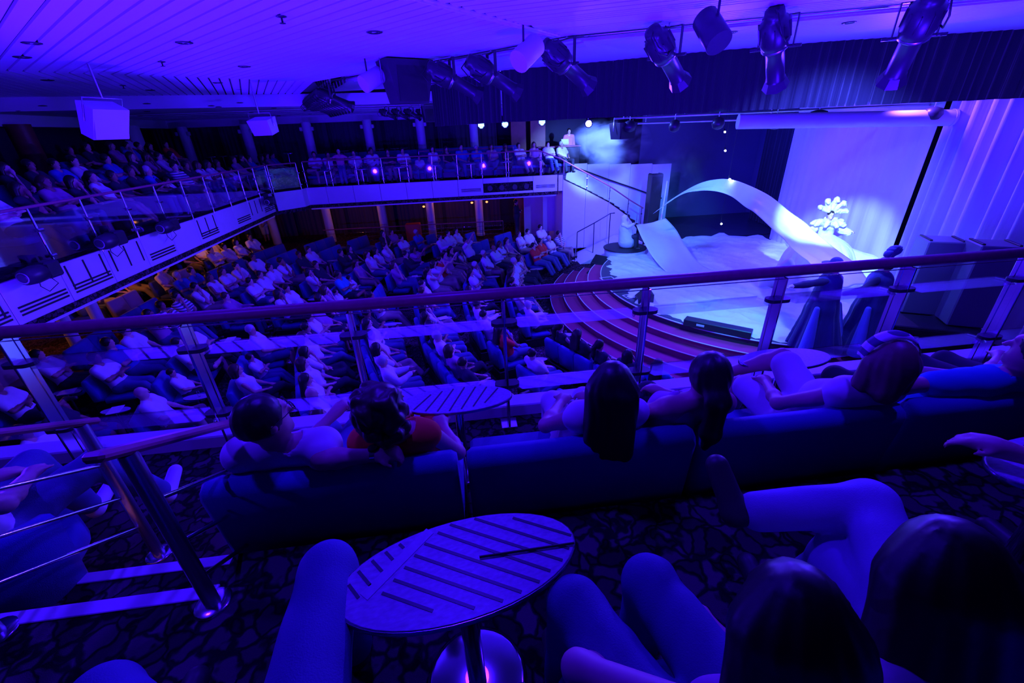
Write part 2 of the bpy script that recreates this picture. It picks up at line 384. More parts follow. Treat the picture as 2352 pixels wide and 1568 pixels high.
def fascia(p0, p1, name='fascia_panel', m=WHITE, z0=2.86, z1=3.52, th=0.05, gap=0.012):
    a, b = Vector(W(*p0, 0)), Vector(W(*p1, 0)); d = (b - a).normalized(); L = (b - a).length - gap
    ang = math.atan2(d.y, d.x); M = Matrix.Rotation(ang, 3, 'Z'); c = (a + b) / 2
    t = MB(); t.box((c.x, c.y, (z0 + z1) / 2), (L, th, z1 - z0), M, 0.006); return t.build(name, m, fo), a, b, d, ang
def vent(a, b, ang, out, z0, z1, frm=0.12, to=0.9, n=4):
    c0 = a.lerp(b, frm); c1 = a.lerp(b, to)
    for k in range(n):
        z = z0 + (z1 - z0) * (k + .5) / n; c = (c0 + c1) / 2 + out * 0.028
        t = MB(); t.box((c.x, c.y, z), ((c1 - c0).length, 0.012, (z1 - z0) / n * .5), Matrix.Rotation(ang, 3, 'Z')); t.build('vent_slot', BLACK, fo)
us = [4.22 - 1.06 * i for i in range(10)] + [-6.12]
outv = -(W(0, 1) - W(0, 0)); outu = W(1, 0) - W(0, 0)
for i in range(len(us) - 1):
    if i in (1, 2):
        t = MB(); c = W((us[i] + us[i + 1]) / 2, 18.86); t.box((c.x, c.y, 3.42), (1.05, .05, .2), Matrix.Rotation(A6, 3, 'Z'), .005); t.build('fascia_panel', WHITE, fo)
        t = MB(); t.box((c.x, c.y, 2.905), (1.05, .05, .09), Matrix.Rotation(A6, 3, 'Z'), .005); t.build('fascia_panel', WHITE, fo)
        t = MB(); c2 = W((us[i] + us[i + 1]) / 2, 18.885); t.box((c2.x, c2.y, 3.13), (1.05, .01, .38), Matrix.Rotation(A6, 3, 'Z')); t.build('fascia_recess', BLACK, fo)
        for s in (-.25, .25):
            t = MB(); cc = c + (W(1, 0) - W(0, 0)) * s; t.tube(cc + Vector((0, 0, 3.12)) + outv * .02, cc + Vector((0, 0, 3.12)) - outv * .0, .11, n=16); t.build('recess_lamp', LAMPB, fo)
        continue
    o, a, b, d, ang = fascia((us[i + 1], 18.86), (us[i], 18.86))
    if i in (0, 3): vent(a, b, ang, outv, 3.02, 3.16)
fascia((-6.9, 17.62), (-6.13, 18.42)); 
fascia((-6.13, 18.42), (-6.1, 18.84))
vs_ = [17.6 - 1.07 * i for i in range(15)]
for i in range(len(vs_) - 1):
    o, a, b, d, ang = fascia((-6.98, vs_[i + 1]), (-6.98, vs_[i]))
    if i % 2 == 0 or i > 8: vent(a, b, ang, outu, 2.96, 3.14, .1, .95, 3)
    if i in (1, 4, 7, 8, 10):
        for f in (.12, .5, .88):
            c = a.lerp(b, f) + outu * .03
            t = MB(); t.box((c.x, c.y, 3.26), (.03, .012, .42), Matrix.Rotation(ang, 3, 'Z')); t.build('bracket_slot', BLACK, fo)
# soffit lip under the fascia
t = MB(); t.poly([W(-6.1, 18.95), W(4.2, 18.95), W(4.2, 19.2), W(-6.1, 19.2)], 2.66, 2.86); t.build('fascia_lip', WHITE, fo)
t = MB(); t.poly([W(-7.3, 2.0), W(-7.06, 2.0), W(-7.06, 17.6), W(-7.3, 17.7)], 2.66, 2.86); t.build('fascia_lip', WHITE, fo)
# ------------------------------------------------------------------ the balcony the picture is taken from
ZN1, ZN2 = 3.14, 3.62          # its front tier and the tier behind
nb = struct(empty('floor_balcony_near', (0, 0, 0)))
t = MB(); t.poly([W(-7.0, -4), W(7.5, -4), W(7.5, 2.95), W(-7.0, 2.95)], 2.6, ZN1); struct(t.build('front_tier', CARPB, nb))
t = MB(); t.poly([W(-7.0, -4), W(7.5, -4), W(7.5, 1.44), W(-1.16, 1.44), W(-1.16, 1.28), W(-7.0, 1.28)], ZN1 + 0.001, ZN2); struct(t.build('upper_tier', CARPB, nb))
t = MB(); t.poly([W(-3.1, 1.281), W(-1.2, 1.281), W(-1.2, 1.63), W(-3.1, 1.63)], ZN1 + 0.001, ZN1 + 0.24); struct(t.build('step', CARPB, nb))
for (u0, u1, v, z) in ((-3.1, -1.15, 1.262, ZN2 + .004), (-3.1, -1.21, 1.612, ZN1 + .244)):
    t = MB(); c = W((u0 + u1) / 2, v); t.box((c.x, c.y, z), (u1 - u0, .06, .012), Matrix.Rotation(A6, 3, 'Z'), .003); t.build('nosing', NOSE, nb)
t = MB()
for k in range(28):
    c = W(-3.0 + k * .064, 1.645); t.box((c.x, c.y, ZN1 + .228), (.02, .006, .012), Matrix.Rotation(A6, 3, 'Z'))
o = t.build('step_light_strip', LEDR, nb); o['kind'] = 'stuff'
t = MB(); c = W(0.25, 2.98); t.box((c.x, c.y, ZN1 + .04), (14.5, .17, .13), Matrix.Rotation(A6, 3, 'Z'), .01); t.build('edge_kerb', WHITE, nb)
t = MB(); c = W(0.25, 3.08); t.box((c.x, c.y, 2.85), (14.5, .05, .6), Matrix.Rotation(A6, 3, 'Z'), .01); t.build('fascia_panel', WHITE, nb)
# ------------------------------------------------------------------ walls
def pleat(p0, p1, z0, z1, m, name, parent, pitch=.16, amp=.05, nz=2, taper=0.0, jitter=0.0, hem=0.0):
    """a hanging cloth with real folds between two plan points"""
    a, b = Vector(W(*p0, 0)), Vector(W(*p1, 0)); L = (b - a).length; d = (b - a) / L; nn = Vector((-d.y, d.x, 0))
    n = max(8, int(L / pitch * 8)); vs = []; rs = random.Random(hash(name) % 1000 + n)
    ph = 0; offs = []
    for i in range(n + 1):
        ph += 2 * PI * (L / n) / pitch * (1 + jitter * math.sin(i * .13) * .6 + jitter * rs.uniform(-.3, .3)); offs.append(math.sin(ph) + .35 * math.sin(ph * .37))
    for j in range(nz + 1):
        z = z0 + (z1 - z0) * j / nz; k = 1 - taper * j / nz
        for i in range(n + 1):
            p = a + d * (L * i / n) + nn * amp * offs[i] * k; zz = z + (hem * math.sin(i * .21) if j == 0 else 0); vs.append((p.x, p.y, zz))
    fs = [(j * (n + 1) + i, j * (n + 1) + i + 1, (j + 1) * (n + 1) + i + 1, (j + 1) * (n + 1) + i) for j in range(nz) for i in range(n)]
    return mesh_obj(name, vs, fs, m, parent, True)
def wallbox(name, p0, p1, z0, z1, th, m, parent=None):
    a, b = Vector(W(*p0, 0)), Vector(W(*p1, 0)); c = (a + b) / 2; d = b - a
    t = MB(); t.box((c.x, c.y, (z0 + z1) / 2), (d.length, th, z1 - z0), Matrix.Rotation(math.atan2(d.y, d.x), 3, 'Z')); o = t.build(name, m, parent)
    if parent is None: struct(o)
    return o
wallbox('wall_opposite', (-14.6, 24.5), (7.0, 24.5), 0, 6.8, .1, DARKW)
wallbox('wall_rear', (-14.55, -1.0), (-14.55, 24.5), 0, 6.8, .1, DARKW)
for i, (a, b) in enumerate(((-14.2, -11.4), (-11.2, -8.8), (-8.6, -6.2), (-6.0, -3.6), (-3.4, -1.0), (-.8, 2.2))):
    for z0, z1, nm in ((3.82, 5.95, 'upper'), (.45, 2.7, 'lower')):
        c = pleat((a, 24.2), (b, 24.2), z0, z1, CURT, 'wall_curtain', None, .22, .045, 1, jitter=.5)
        tag(c, 'dark pleated curtain on the %s deck behind the columns' % nm, 'curtain', 'wall curtains of the %s deck' % nm)
t = MB(); t.poly([W(-14.5, 23.9), W(4.0, 23.9), W(4.0, 24.4), W(-14.5, 24.4)], 5.95, 6.7); struct(t.build('wall_bulkhead_opposite', CEIL))
t = MB(); t.poly([W(-14.5, 1.0), W(-13.2, 1.0), W(-13.2, 23.9), W(-14.5, 23.9)], 5.95, 6.7); struct(t.build('wall_bulkhead_rear', CEIL))
# wood-faced piers at the stage end of both decks
for i, (u, v, z0, z1) in enumerate(((3.15, 23.0, 3.5, 6.25), (3.2, 22.6, .4, 2.72), (4.1, 22.9, 3.5, 6.25))):
    t = MB(); c = W(u, v); t.box((c.x, c.y, (z0 + z1) / 2), (.75, .3, z1 - z0), Matrix.Rotation(A6, 3, 'Z'), .01); o = t.build('wood_pier', WOODP)
    tag(o, ('red-brown wood pier at the end of the upper curtains', 'red-brown wood pier beside the doorway under the balcony', 'red-brown wood pier beside the music booth')[i], 'pier')
# round columns
for i, u in enumerate((-11.88, -9.25, -6.6, -3.92, -1.53, 0.95)):
    for (z0, z1, nm) in ((ZF1, 5.96, 'upper'), (.4, 2.72, 'lower')):
        if nm == 'lower' and i < 1: continue
        c = W(u, 22.5)
        r_ = empty('column', c + Vector((0, 0, z0)), 0, 'pale round column on the %s deck against the dark curtains' % nm, 'column', 'columns of the %s deck' % nm)
        t = MB(); t.lathe([(.2, 0), (.2, z1 - z0)], 20); t.build('shaft', COLP, r_)
        t = MB(); t.lathe([(.22, 0), (.22, .12), (.205, .13)], 20); t.build('base_ring', COLP, r_)
        if nm == 'upper':
            for s in (-1, 1):
                t = MB(); t.box((s * .25, -.05, z1 - z0 - .28), (.12, .14, .16), None, .02); t.build('wall_speaker', COLP, r_)
for i, (u, v) in enumerate(((-10.05, 10.96), (-9.75, 11.53))):
    r_ = empty('column', W(u, v, .4), 0, ('pale slim column under the balcony, behind empty blue sofas', 'pale slim column under the balcony, beside the beige seat')[i], 'column')
    t = MB(); t.lathe([(.13, 0), (.13, 2.32)], 18); t.build('shaft', COLP, r_); t = MB(); t.lathe([(.15, 0), (.15, .06)], 18); t.build('base_ring', COLP, r_)
for i, (u, v) in enumerate(((-12.6, 20.3), (-13.0, 16.0))):
    r_ = empty('column', W(u, v, ZF1), 0, 'pale wide column at the corner of the upper deck', 'column', 'wide corner columns')
    t = MB(); t.lathe([(.3, 0), (.3, 2.5)], 20); t.build('shaft', COLP if i == 0 else WOODP, r_); t = MB(); t.lathe([(.32, 0), (.32, .1)], 20); t.build('base_ring', COLP, r_)
# ------------------------------------------------------------------ ceiling: slatted sectors round the lighting slot
ce = struct(empty('ceiling', (0, 0, 0)))
V1, V2 = (1.75, 7.92), (-3.45, 13.12)
S2 = math.sqrt(.5)
def line_x(p, d, q, e):
    det = d[0] * -e[1] + d[1] * e[0]; rx, ry = q[0] - p[0], q[1] - p[1]
    t = (rx * -e[1] + ry * e[0]) / det; return p[0] + d[0] * t, p[1] + d[1] * t
RIB = (math.cos(D(48)), math.sin(D(48))); BRK = (math.cos(D(35)), math.sin(D(35)))
def offsets(start, stop):
    out = []; o = start; pat = [.105] * 5 + [.42] + [.105] * 3; i = 0
    while o > stop:
        w = pat[i] if i < len(pat) else .203
        out.append((o - w / 2, w)); o -= w; i += 1
    return out
nslat = 0
def slat(p, q, w):
    global nslat
    g = .02 if w < .15 else .036
    plank('ceiling_slat', W(*p, ZCE), W(*q, ZCE), w - g, .03, CEIL, ce); nslat += 1
dA, nA = (S2, -S2), (S2, S2)
for o, w in offsets(V1[0] * nA[0] + V1[1] * nA[1], 0.6):
    p0 = (nA[0] * o, nA[1] * o)
    slat(line_x(p0, dA, V2, BRK), line_x(p0, dA, V1, RIB), w)
dC, nC = (math.cos(D(-22.5)), math.sin(D(-22.5))), (math.sin(D(22.5)), math.cos(D(22.5)))
for o, w in offsets(V1[0] * nC[0] + V1[1] * nC[1], 5.2):
    p0 = (nC[0] * o, nC[1] * o); q = line_x(p0, dC, V1, RIB); slat((q[0] + .06 * dC[0], q[1] + .06 * dC[1]), (q[0] + dC[0] * 9.5, q[1] + dC[1] * 9.5), w)
dB, nB = (math.cos(D(112.5)), math.sin(D(112.5))), (math.cos(D(22.5)), math.sin(D(22.5)))
o = V2[0] * nB[0] + V2[1] * nB[1]
while o > -6.4:
    p0 = (nB[0] * (o - .1), nB[1] * (o - .1)); q = line_x(p0, dB, V2, BRK); e = line_x(p0, dB, (0, 17.6), (1, .25))
    slat(q, e, .203); o -= .203
# backing above the slats
t = MB(); t.poly([W(-17, -5), W(14, -5), W(11.5, 3.86), W(*V1), W(*V2), W(-4.2, 16.9), W(-17, 16.9)], ZCE + .045, ZCE + .3); struct(t.build('ceiling_backing', CEILB, ce))
# the double rib between two sectors
for s in (-.045, .045):
    a = Vector(W(V1[0] - .743 * s * 0, V1[1], ZCE - .025)); d = Vector(W(*RIB)) ; nrm = Vector((-d.y, d.x, 0)).normalized()
    a = a + nrm * s; plank('ceiling_rib', a, a - d * 6.5, .02, .02, NOSE, ce)
# lip of the lighting slot
for p, q in ((V1, (V1[0] + dC[0] * 9, V1[1] + dC[1] * 9)), (V1, V2), (V2, (V2[0] + dB[0] * 5, V2[1] + dB[1] * 5))):
    plank('slot_lip', W(*p, ZCE + .1), W(*q, ZCE + .1), .03, .24, CEIL, ce)
# second ceiling between the slot and the black border
BORD = [(-.6, 15.6), (.34, 13.55), (1.3, 12.4), (3.77, 11.15), (5.13, 10.35), (7.69, 9.25), (11.07, 8.4), (14.5, 7.4)]
def offs(p, d, k): return p[0] + d[0] * k, p[1] + d[1] * k
in2 = [(V2[0] + .75 - 1.2, V2[1] + .62 + 2.9), (V2[0] + .75, V2[1] + .62), (V1[0] + .52, V1[1] + .62), (V1[0] + .35 + dC[0] * 10, V1[1] + .66 + dC[1] * 10)]
vs = [W(*p, ZCE + .03) for p in in2] + [W(p[0], p[1] + .25, ZCE + .03) for p in BORD[::-1]]
t = MB(); t.poly(vs, ZCE + .03, ZCE + .2); struct(t.build('ceiling_inner', CEIL, ce))
for k in range(16):       # narrow slats of the inner ceiling
    o_ = .1 + k * .115
    for (p, d, n, l0, l1) in ((in2[2], dC, nC, .05, 9.0), (in2[1], dA, nA, .2, 7.3)):
        a = (p[0] + n[0] * o_ + d[0] * l0, p[1] + n[1] * o_ + d[1] * l0); b = (p[0] + n[0] * o_ + d[0] * l1, p[1] + n[1] * o_ + d[1] * l1)
        if k < 13: plank('ceiling_slat', W(*a, ZCE + .018), W(*b, ZCE + .018), .1, .02, CEIL, ce)
# lower soffit over the far and rear decks
t = MB(); t.poly([W(-17, 13.3), W(-15.4, 13.9), W(-4.3, 16.7), W(4.0, 17.7), W(4.0, 24.4), W(-17, 24.4)], 6.27, 6.5); struct(t.build('ceiling_soffit', CEIL, ce))
for k in range(5):
    plank('ceiling_soffit_strip', W(-15, 18.6 + k * 1.1, 6.262), W(4, 18.6 + k * 1.1, 6.262), .05 + .05 * (k % 2), .02, CEIL, ce)
plank('ceiling_soffit_edge', W(-17, 13.28, 6.42), W(-4.3, 16.66, 6.42), .03, .34, CEIL, ce)
plank('ceiling_soffit_edge', W(-4.3, 16.66, 6.42), W(4, 17.66, 6.42), .03, .34, CEIL, ce)

t = MB(); t.poly([W(-9, 12.0), W(-3.0, 10.5), W(1.0, 6.5), W(11.5, 2.4), W(13.5, 7.0), W(0.6, 14.6), W(-3.2, 18.2), W(-9, 18.5)], 6.86, 7.0); struct(t.build('ceiling_slot_top', CEILB, ce))
t = MB(); t.poly([W(3.9, 22.4), W(4.2, 11.6), W(8.0, 9.4), W(15.6, 7.2), W(15.6, 22.4)], 6.8, 6.95); struct(t.build('ceiling_stage', CEILB, ce))

# ------------------------------------------------------------------ stage house: cloths, borders, far stair, platforms
def TOPZ(b, x, y):
    d = RAY(x, y); t = (d.x * b[0] + d.y * b[1]) / (d.x ** 2 + d.y ** 2); return ZC + d.z * t
wallbox('wall_stage_back', (15.6, 4.0), (15.6, 22.4), .0, 6.8, .1, BACKW)
wallbox('wall_stage_side', (9.2, 22.3), (15.6, 22.3), .0, 6.8, .1, BACKW)
o = pleat((12.7, 16.3), (11.62, 10.1), ZST + .02, 6.3, CYC, 'backcloth', None, .5, .02, 2, jitter=.6)
tag(o, 'tall smooth pale backcloth hanging behind the silk arch', 'curtain')
o = pleat((11.6, 10.05), (10.9, 4.8), ZST + .02, 6.3, LEG, 'pleated_drape', None, .36, .12, 2, jitter=.35)
tag(o, 'tall pale drape in deep pleats behind the loudspeaker stack', 'curtain')
o = pleat((14.6, 20.6), (13.9, 16.9), ZST + .02, 6.3, BLACKC, 'wing_drape', None, .3, .06, 2, jitter=.35)
tag(o, 'dark wing drape standing back between the stair wall and the backcloth', 'curtain')
for i in range(len(BORD) - 1):
    o = pleat(BORD[i], BORD[i + 1], 5.48, ZCE + .05, BLACKC, 'border_curtain', None, .2, .028, 2, jitter=.5, hem=.004)
    tag(o, 'length of black pleated border curtain hanging over the stage front', 'curtain', 'black border over the stage')
# lighting bar and rolled screen behind the border
def world_path(pts): return [W(*p) for p in pts]
t = MB(); t.path(world_path([(4.6, 13.2, 5.47), (6.2, 12.2, 5.47), (8.8, 11.2, 5.47), (12.5, 10.4, 5.47)]), .03, 8); o = t.build('lighting_bar', STEEL); tag(o, 'long steel lighting bar just below the black border', 'bar')
for q_ in ((6.2, 12.2), (8.8, 11.2), (4.9, 13.0)): t = MB(); t.tube(W(*q_, 5.49), W(*q_, 6.795), .008, n=6); t.build('drop_rod', STEEL, o)
t = MB(); t.path(world_path([(5.5, 14.2, 5.33), (9.5, 12.6, 5.30)]), .03, 8); o = t.build('lighting_bar', STEEL); tag(o, 'short steel lighting bar behind the stage loudspeaker', 'bar')
for q_ in ((5.9, 14.04), (9.1, 12.76)): t = MB(); t.tube(W(*q_, 5.33), W(*q_, 6.795), .008, n=6); t.build('drop_rod', STEEL, o)
t = MB(); a, b = W(7.0, 11.0, 5.27), W(11.3, 9.6, 5.17); t.tube(a, b, .17, n=20); r_ = t.build('screen_roll', RUB); tag(r_, 'thick pale rolled screen hanging under the black border', 'screen roll')
t = MB(); t.tube(b, b + (b - a).normalized() * .05, .18, n=20); t.build('end_cap', RUB, r_)
# ---- far stair from the balcony down to the stage
def pv(pts, v): return [ATV(x, y, v) for x, y in pts]
pts = pv([(1293, 412), (1345, 437), (1400, 466), (1440, 495), (1462, 525)], 18.92)
sw = struct(empty('wall_stair', (0, 0, 0)))
cuts = [pts[0][0], 5.5, 6.55, 7.5, pts[-1][0]]
def ztop(u):
    for (u0, z0), (u1, z1) in zip(pts, pts[1:]):
        if u0 <= u <= u1 + 1e-6: return z0 + (z1 - z0) * (u - u0) / (u1 - u0)
    return pts[-1][1]
for a, b in zip(cuts, cuts[1:]):
    a_, b_ = a + .006, b - .006
    prof = [(a_, .3), (b_, .3), (b_, ztop(b_)), ((a_ + b_) / 2, ztop((a_ + b_) / 2)), (a_, ztop(a_))]
    vs = [W(u, 18.9, z) for u, z in prof] + [W(u, 18.98, z) for u, z in prof]; n = len(prof)
    mesh_obj('stair_wall_panel', vs, [tuple(range(n)), tuple(range(n, 2 * n))[::-1]] + [(k, n + k, n + (k + 1) % n, (k + 1) % n) for k in range(n)], WHITE, sw)
wallbox('stair_wall_end', (4.27, 18.9), (4.46, 18.9), 2.86, 3.5, .06, WHITE, sw)
wallbox('stair_side_return', (4.49, 18.95), (4.49, 22.0), .3, 2.9, .05, WHITE, sw)
wallbox('stair_doorway_back', (3.2, 22.0), (4.5, 22.0), .3, 2.8, .05, WHITE, sw)
cuts = [3.9, 4.95, 6.0, 7.05, 8.1, 9.15, 10.1]
for i, (a, b) in enumerate(zip(cuts, cuts[1:])):
    z1 = 3.84 - .05 * i; c0 = W((a + b) / 2, 20.55); t = MB(); t.box((c0.x, c0.y, (z1 + .8) / 2), (b - a - .012, .06, z1 - .8), Matrix.Rotation(A6, 3, 'Z'), .004); t.build('stair_wall_panel', WHITE, sw)
stt = empty('stair', (0, 0, 0), 0, 'carpeted stair running down from the far balcony to the stage', 'stair')
for i in range(15):
    f = i / 15; u = 4.5 + 3.9 * f; z = ztop(min(u, 7.9)) - .08
    t = MB(); c0 = W(u + .14, 19.75); t.box((c0.x, c0.y, z - .09), (.30, 1.5, .18), Matrix.Rotation(A6, 3, 'Z')); s_ = t.build('tread', CARPB, stt)
    t = MB(); c0 = W(u + .285, 19.75); t.box((c0.x, c0.y, z + .003), (.025, 1.5, .012), Matrix.Rotation(A6, 3, 'Z')); t.build('nosing', STEEL, s_)
hr = empty('stair_railing', (0, 0, 0), 0, 'glass stair railing with red wood handrail above the white stair wall', 'railing')
rp = [(2.05, 4.5)] + pv([(1240, 346), (1289, 365), (1345, 396), (1400, 427), (1448, 460), (1478, 478)], 18.92)
t = MB(); t.path([W(u, 18.94, z) for u, z in rp], .028, 10); t.build('handrail', WOODR, hr)
def rz_(u):
    for (u0, z0), (u1, z1) in zip(rp, rp[1:]):
        if u0 <= u <= u1: return z0 + (z1 - z0) * (u - u0) / (u1 - u0)
    return rp[-1][1]
pu = [3.55, 4.52, 5.55, 6.6, 7.5, 8.15]
for u in pu:
    z0 = (ztop(u) if u > 4.48 else ZF1) - .05
    if u > 7.95: z0 = ZST
    p = empty('post', (0, 0, 0)); bpy.data.objects.remove(p)
    t = MB(); t.tube(W(u, 18.94, z0), W(u, 18.94, rz_(u)), .018, n=8); q = t.build('post', CHROME, hr)
    for zz in (.3, .75):
        t = MB(); c0 = W(u, 18.94, z0 + (rz_(u) - z0) * zz); t.tube(c0 - Vector((.03, 0, 0)), c0 + Vector((.03, 0, 0)), .03, n=10); t.build('glass_clamp', CHROME, q)
for a, b in zip(pu[1:5], pu[2:6]):
    prof = [(a + .06, max(ztop(min(a + .06, 7.9)) + .08, .9)), (b - .06, max(ztop(min(b - .06, 7.9)) + .08, .9)), (b - .06, rz_(b - .06) - .1), (a + .06, rz_(a + .06) - .1)]
    vs = [W(u, 18.935, z) for u, z in prof] + [W(u, 18.945, z) for u, z in prof]
    mesh_obj('glass_pane', vs, [(0, 1, 2, 3), (7, 6, 5, 4), (0, 4, 5, 1), (1, 5, 6, 2), (2, 6, 7, 3), (3, 7, 4, 0)], GLASS, hr)
t = MB(); t.path([W(u, 20.42, z) for u, z in pv([(1300, 376), (1400, 413), (1450, 430), (1522, 456)], 20.3)], .028, 8); o = t.build('wall_handrail', DARKM); tag(o, 'dark wall handrail along the white panels behind the stair', 'handrail')
# low rail by the ramp to the stage
rr = empty('ramp_railing', (0, 0, 0), 0, 'low dark railing at the foot of the white stair wall', 'railing')
q0 = pv([(1326, 533), (1365, 512), (1402, 490), (1412, 489)], 17.9)
t = MB(); t.path([W(u, 17.9, z) for u, z in q0], .022, 8); t.build('handrail', DARKM, rr)
for (u, z) in (q0[0], q0[1], q0[2]):
    t = MB(); t.tube(W(u, 17.9, .1 + max(0, (u - 5) * .33)), W(u, 17.9, z), .018, n=8); t.build('post', DARKM, rr)
t = MB(); prof = [(4.9, .02), (7.6, .02), (7.6, .8), (6.9, .8)]
vs = [W(u, 17.25, z) for u, z in prof] + [W(u, 18.85, z) for u, z in prof]
o = mesh_obj('floor_stage_ramp', vs, [(0, 1, 2, 3)[::-1], (4, 5, 6, 7), (0, 1, 5, 4), (1, 2, 6, 5), (2, 3, 7, 6), (3, 0, 4, 7)], WHITE); struct(o)
pd = empty('round_podium', W(6.3, 15.9, 0), A6, 'round white-sided podium with a black top beside the stage', 'podium')
t = MB(); t.lathe([(.72, 0), (.80, .97)], 28); t.build('side', WHITE, pd); t = MB(); t.lathe([(.83, .97), (.84, 1.0), (.80, 1.01)], 28); t.build('top', BLACK, pd)
# ---- music booth on the far balcony
bo = empty('music_booth', W(4.7, 20.9, ZF1), A6, 'black booth counter at the head of the far stair', 'booth')
t = MB(); t.box((0, 0, .5), (1.9, .5, 1.0), None, .02); t.build('body', BLACK, bo); t = MB(); t.box((0, 0, 1.03), (2.0, .62, .05), None, .01); t.build('top', WOODR, bo)
t = MB(); t.box((0, -.02, .16), (.34, .02, .22), Matrix.Rotation(-.3, 3, 'X'), .004); t.box((0, .1, .02), (.34, .24, .02), None, .004); o = t.build('laptop', RUB); o.location = W(5.0, 20.85, ZF1 + 1.065); o.rotation_euler = (0, 0, A6); tag(o, 'open pale laptop on the black booth counter', 'laptop')
# ---- loudspeakers and boxes on stage
def spk(name, u, v, z, sx, sy, sz, m, label, rz=0.0, group=None, grille=True):
    r = empty(name, W(u, v, z), A6 + rz, label, 'loudspeaker', group)
    t = MB(); t.box((0, 0, sz / 2), (sx, sy, sz), None, .02); t.build('cabinet', m, r)
    if grille: t = MB(); t.box((0, -sy / 2 - .006, sz / 2), (sx * .9, .012, sz * .93), None, .004); t.build('grille', BLACK, r)
    for s in (-1, 1): t = MB(); t.box((s * sx * .42, 0, sz + .012), (.05, sy * .8, .03), None, .006); t.build('rigging_rail', BLACK, r)
    return r
TOWER = mat('dark_grey_cabinet', (.14, .14, .18), .5)
spk('loudspeaker_tower', 9.75, 7.55, ZST + .62, .62, .62, 1.55, TOWER, 'tall grey loudspeaker tower, the one against the pleated drape', -.5, None, False)
spk('loudspeaker_tower', 10.0, 6.82, ZST + .62, .62, .62, 1.62, TOWER, 'tall grey loudspeaker tower nearer the balcony rail', -.5, None, False)
r = empty('subwoofer', W(9.6, 7.05, ZST), A6 - .5, 'low wide dark subwoofer box under the loudspeaker towers', 'subwoofer')
t = MB(); t.box((0, 0, .3), (1.5, 1.1, .6), None, .02); t.build('cabinet', LAMPB, r); t = MB(); t.box((-.1, -.557, .3), (1.2, .012, .5), None, .004); t.build('grille', BLACK, r)
t = MB(); t.box((-.4, -.57, .38), (.2, .008, .05)); t.build('badge', NOSE, r)
spk('loudspeaker_column', 8.35, 18.3, ZST, .5, .45, 2.6, LAMPB, 'tall dark loudspeaker column at the foot of the far stair')
t = MB(); t.tube(W(8.62, 17.9, ZST + .55), W(8.7, 17.9, 3.15), .035, n=10); o = t.build('light_tube', NOSE); tag(o, 'slim white upright tube beside the dark loudspeaker column', 'tube')
t = MB(); t.lathe([(.2, 0), (.2, .03), (.05, .05), (.04, .56)], 16); o = t.build('tube_stand', BLACK); o.location = W(8.62, 17.9, ZST); tag(o, 'small black stand holding the white upright tube', 'stand')
def wedge(u, v, z, rz, label, s=1.0):
    r = empty('stage_monitor', W(u, v, z), A6 + rz, label, 'monitor')
    prof = [(-.26, 0), (.26, 0), (.26, .12), (-.05, .4), (-.26, .34)]
    vs = [(-.3 * s, y * s, zz * s) for y, zz in prof] + [(.3 * s, y * s, zz * s) for y, zz in prof]; n = 5
    mesh_obj('cabinet', vs, [tuple(range(n)), tuple(range(n, 2 * n))[::-1]] + [(k, n + k, n + (k + 1) % n, (k + 1) % n) for k in range(n)], LAMPB, r)
    vs = [(x * s, y * s, zz * s) for x in (-.27, .27) for y, zz in ((.23, .155), (-.03, .395))]
    mesh_obj('grille', [vs[0], vs[1], vs[3], vs[2]], [(0, 1, 2, 3)], BLACK, r)
    t = MB()
    t.box((.306 * s, 0, .12 * s), (.008, .3 * s, .06 * s))
    t.build('connector_panel', NOSE, r)
wedge(5.35, 15.9, .32, 2.2, 'dark stage monitor on the steps below the round podium')
wedge(4.55, 14.35, .16, 2.0, 'dark stage monitor standing lower on the red steps')
wedge(4.95, 10.75, ZST - .0, 1.4, 'dark stage monitor at the stage edge before the fallen silk', .8)
r = empty('light_batten', W(5.85, 8.55, ZST), A6 - .75, 'long low black light batten lying along the stage edge', 'batten')
t = MB(); t.box((0, 0, .09), (1.5, .26, .18), None, .015); t.build('housing', LAMPB, r); t = MB(); t.box((-.35, -.135, .1), (.18, .008, .05)); t.build('badge', NOSE, r)
for i, (u, v, rz) in enumerate(((4.6, 12.9, .1), (4.75, 11.2, .2))):
    t = MB()
    for (x, y, sx, sy) in ((0, .14, .4, .03), (0, -.14, .4, .03), (-.2, 0, .03, .3), (.2, 0, .03, .3)): t.box((x, y, .004), (sx, sy, .008))
    o = t.build('tape_mark', NOSE); o.location = W(u, v, ZST + .001); o.rotation_euler = (0, 0, A6 + rz); tag(o, 'square of white tape on the black stage rim, ' + ('near the podium' if i == 0 else 'near the monitor'), 'tape mark')
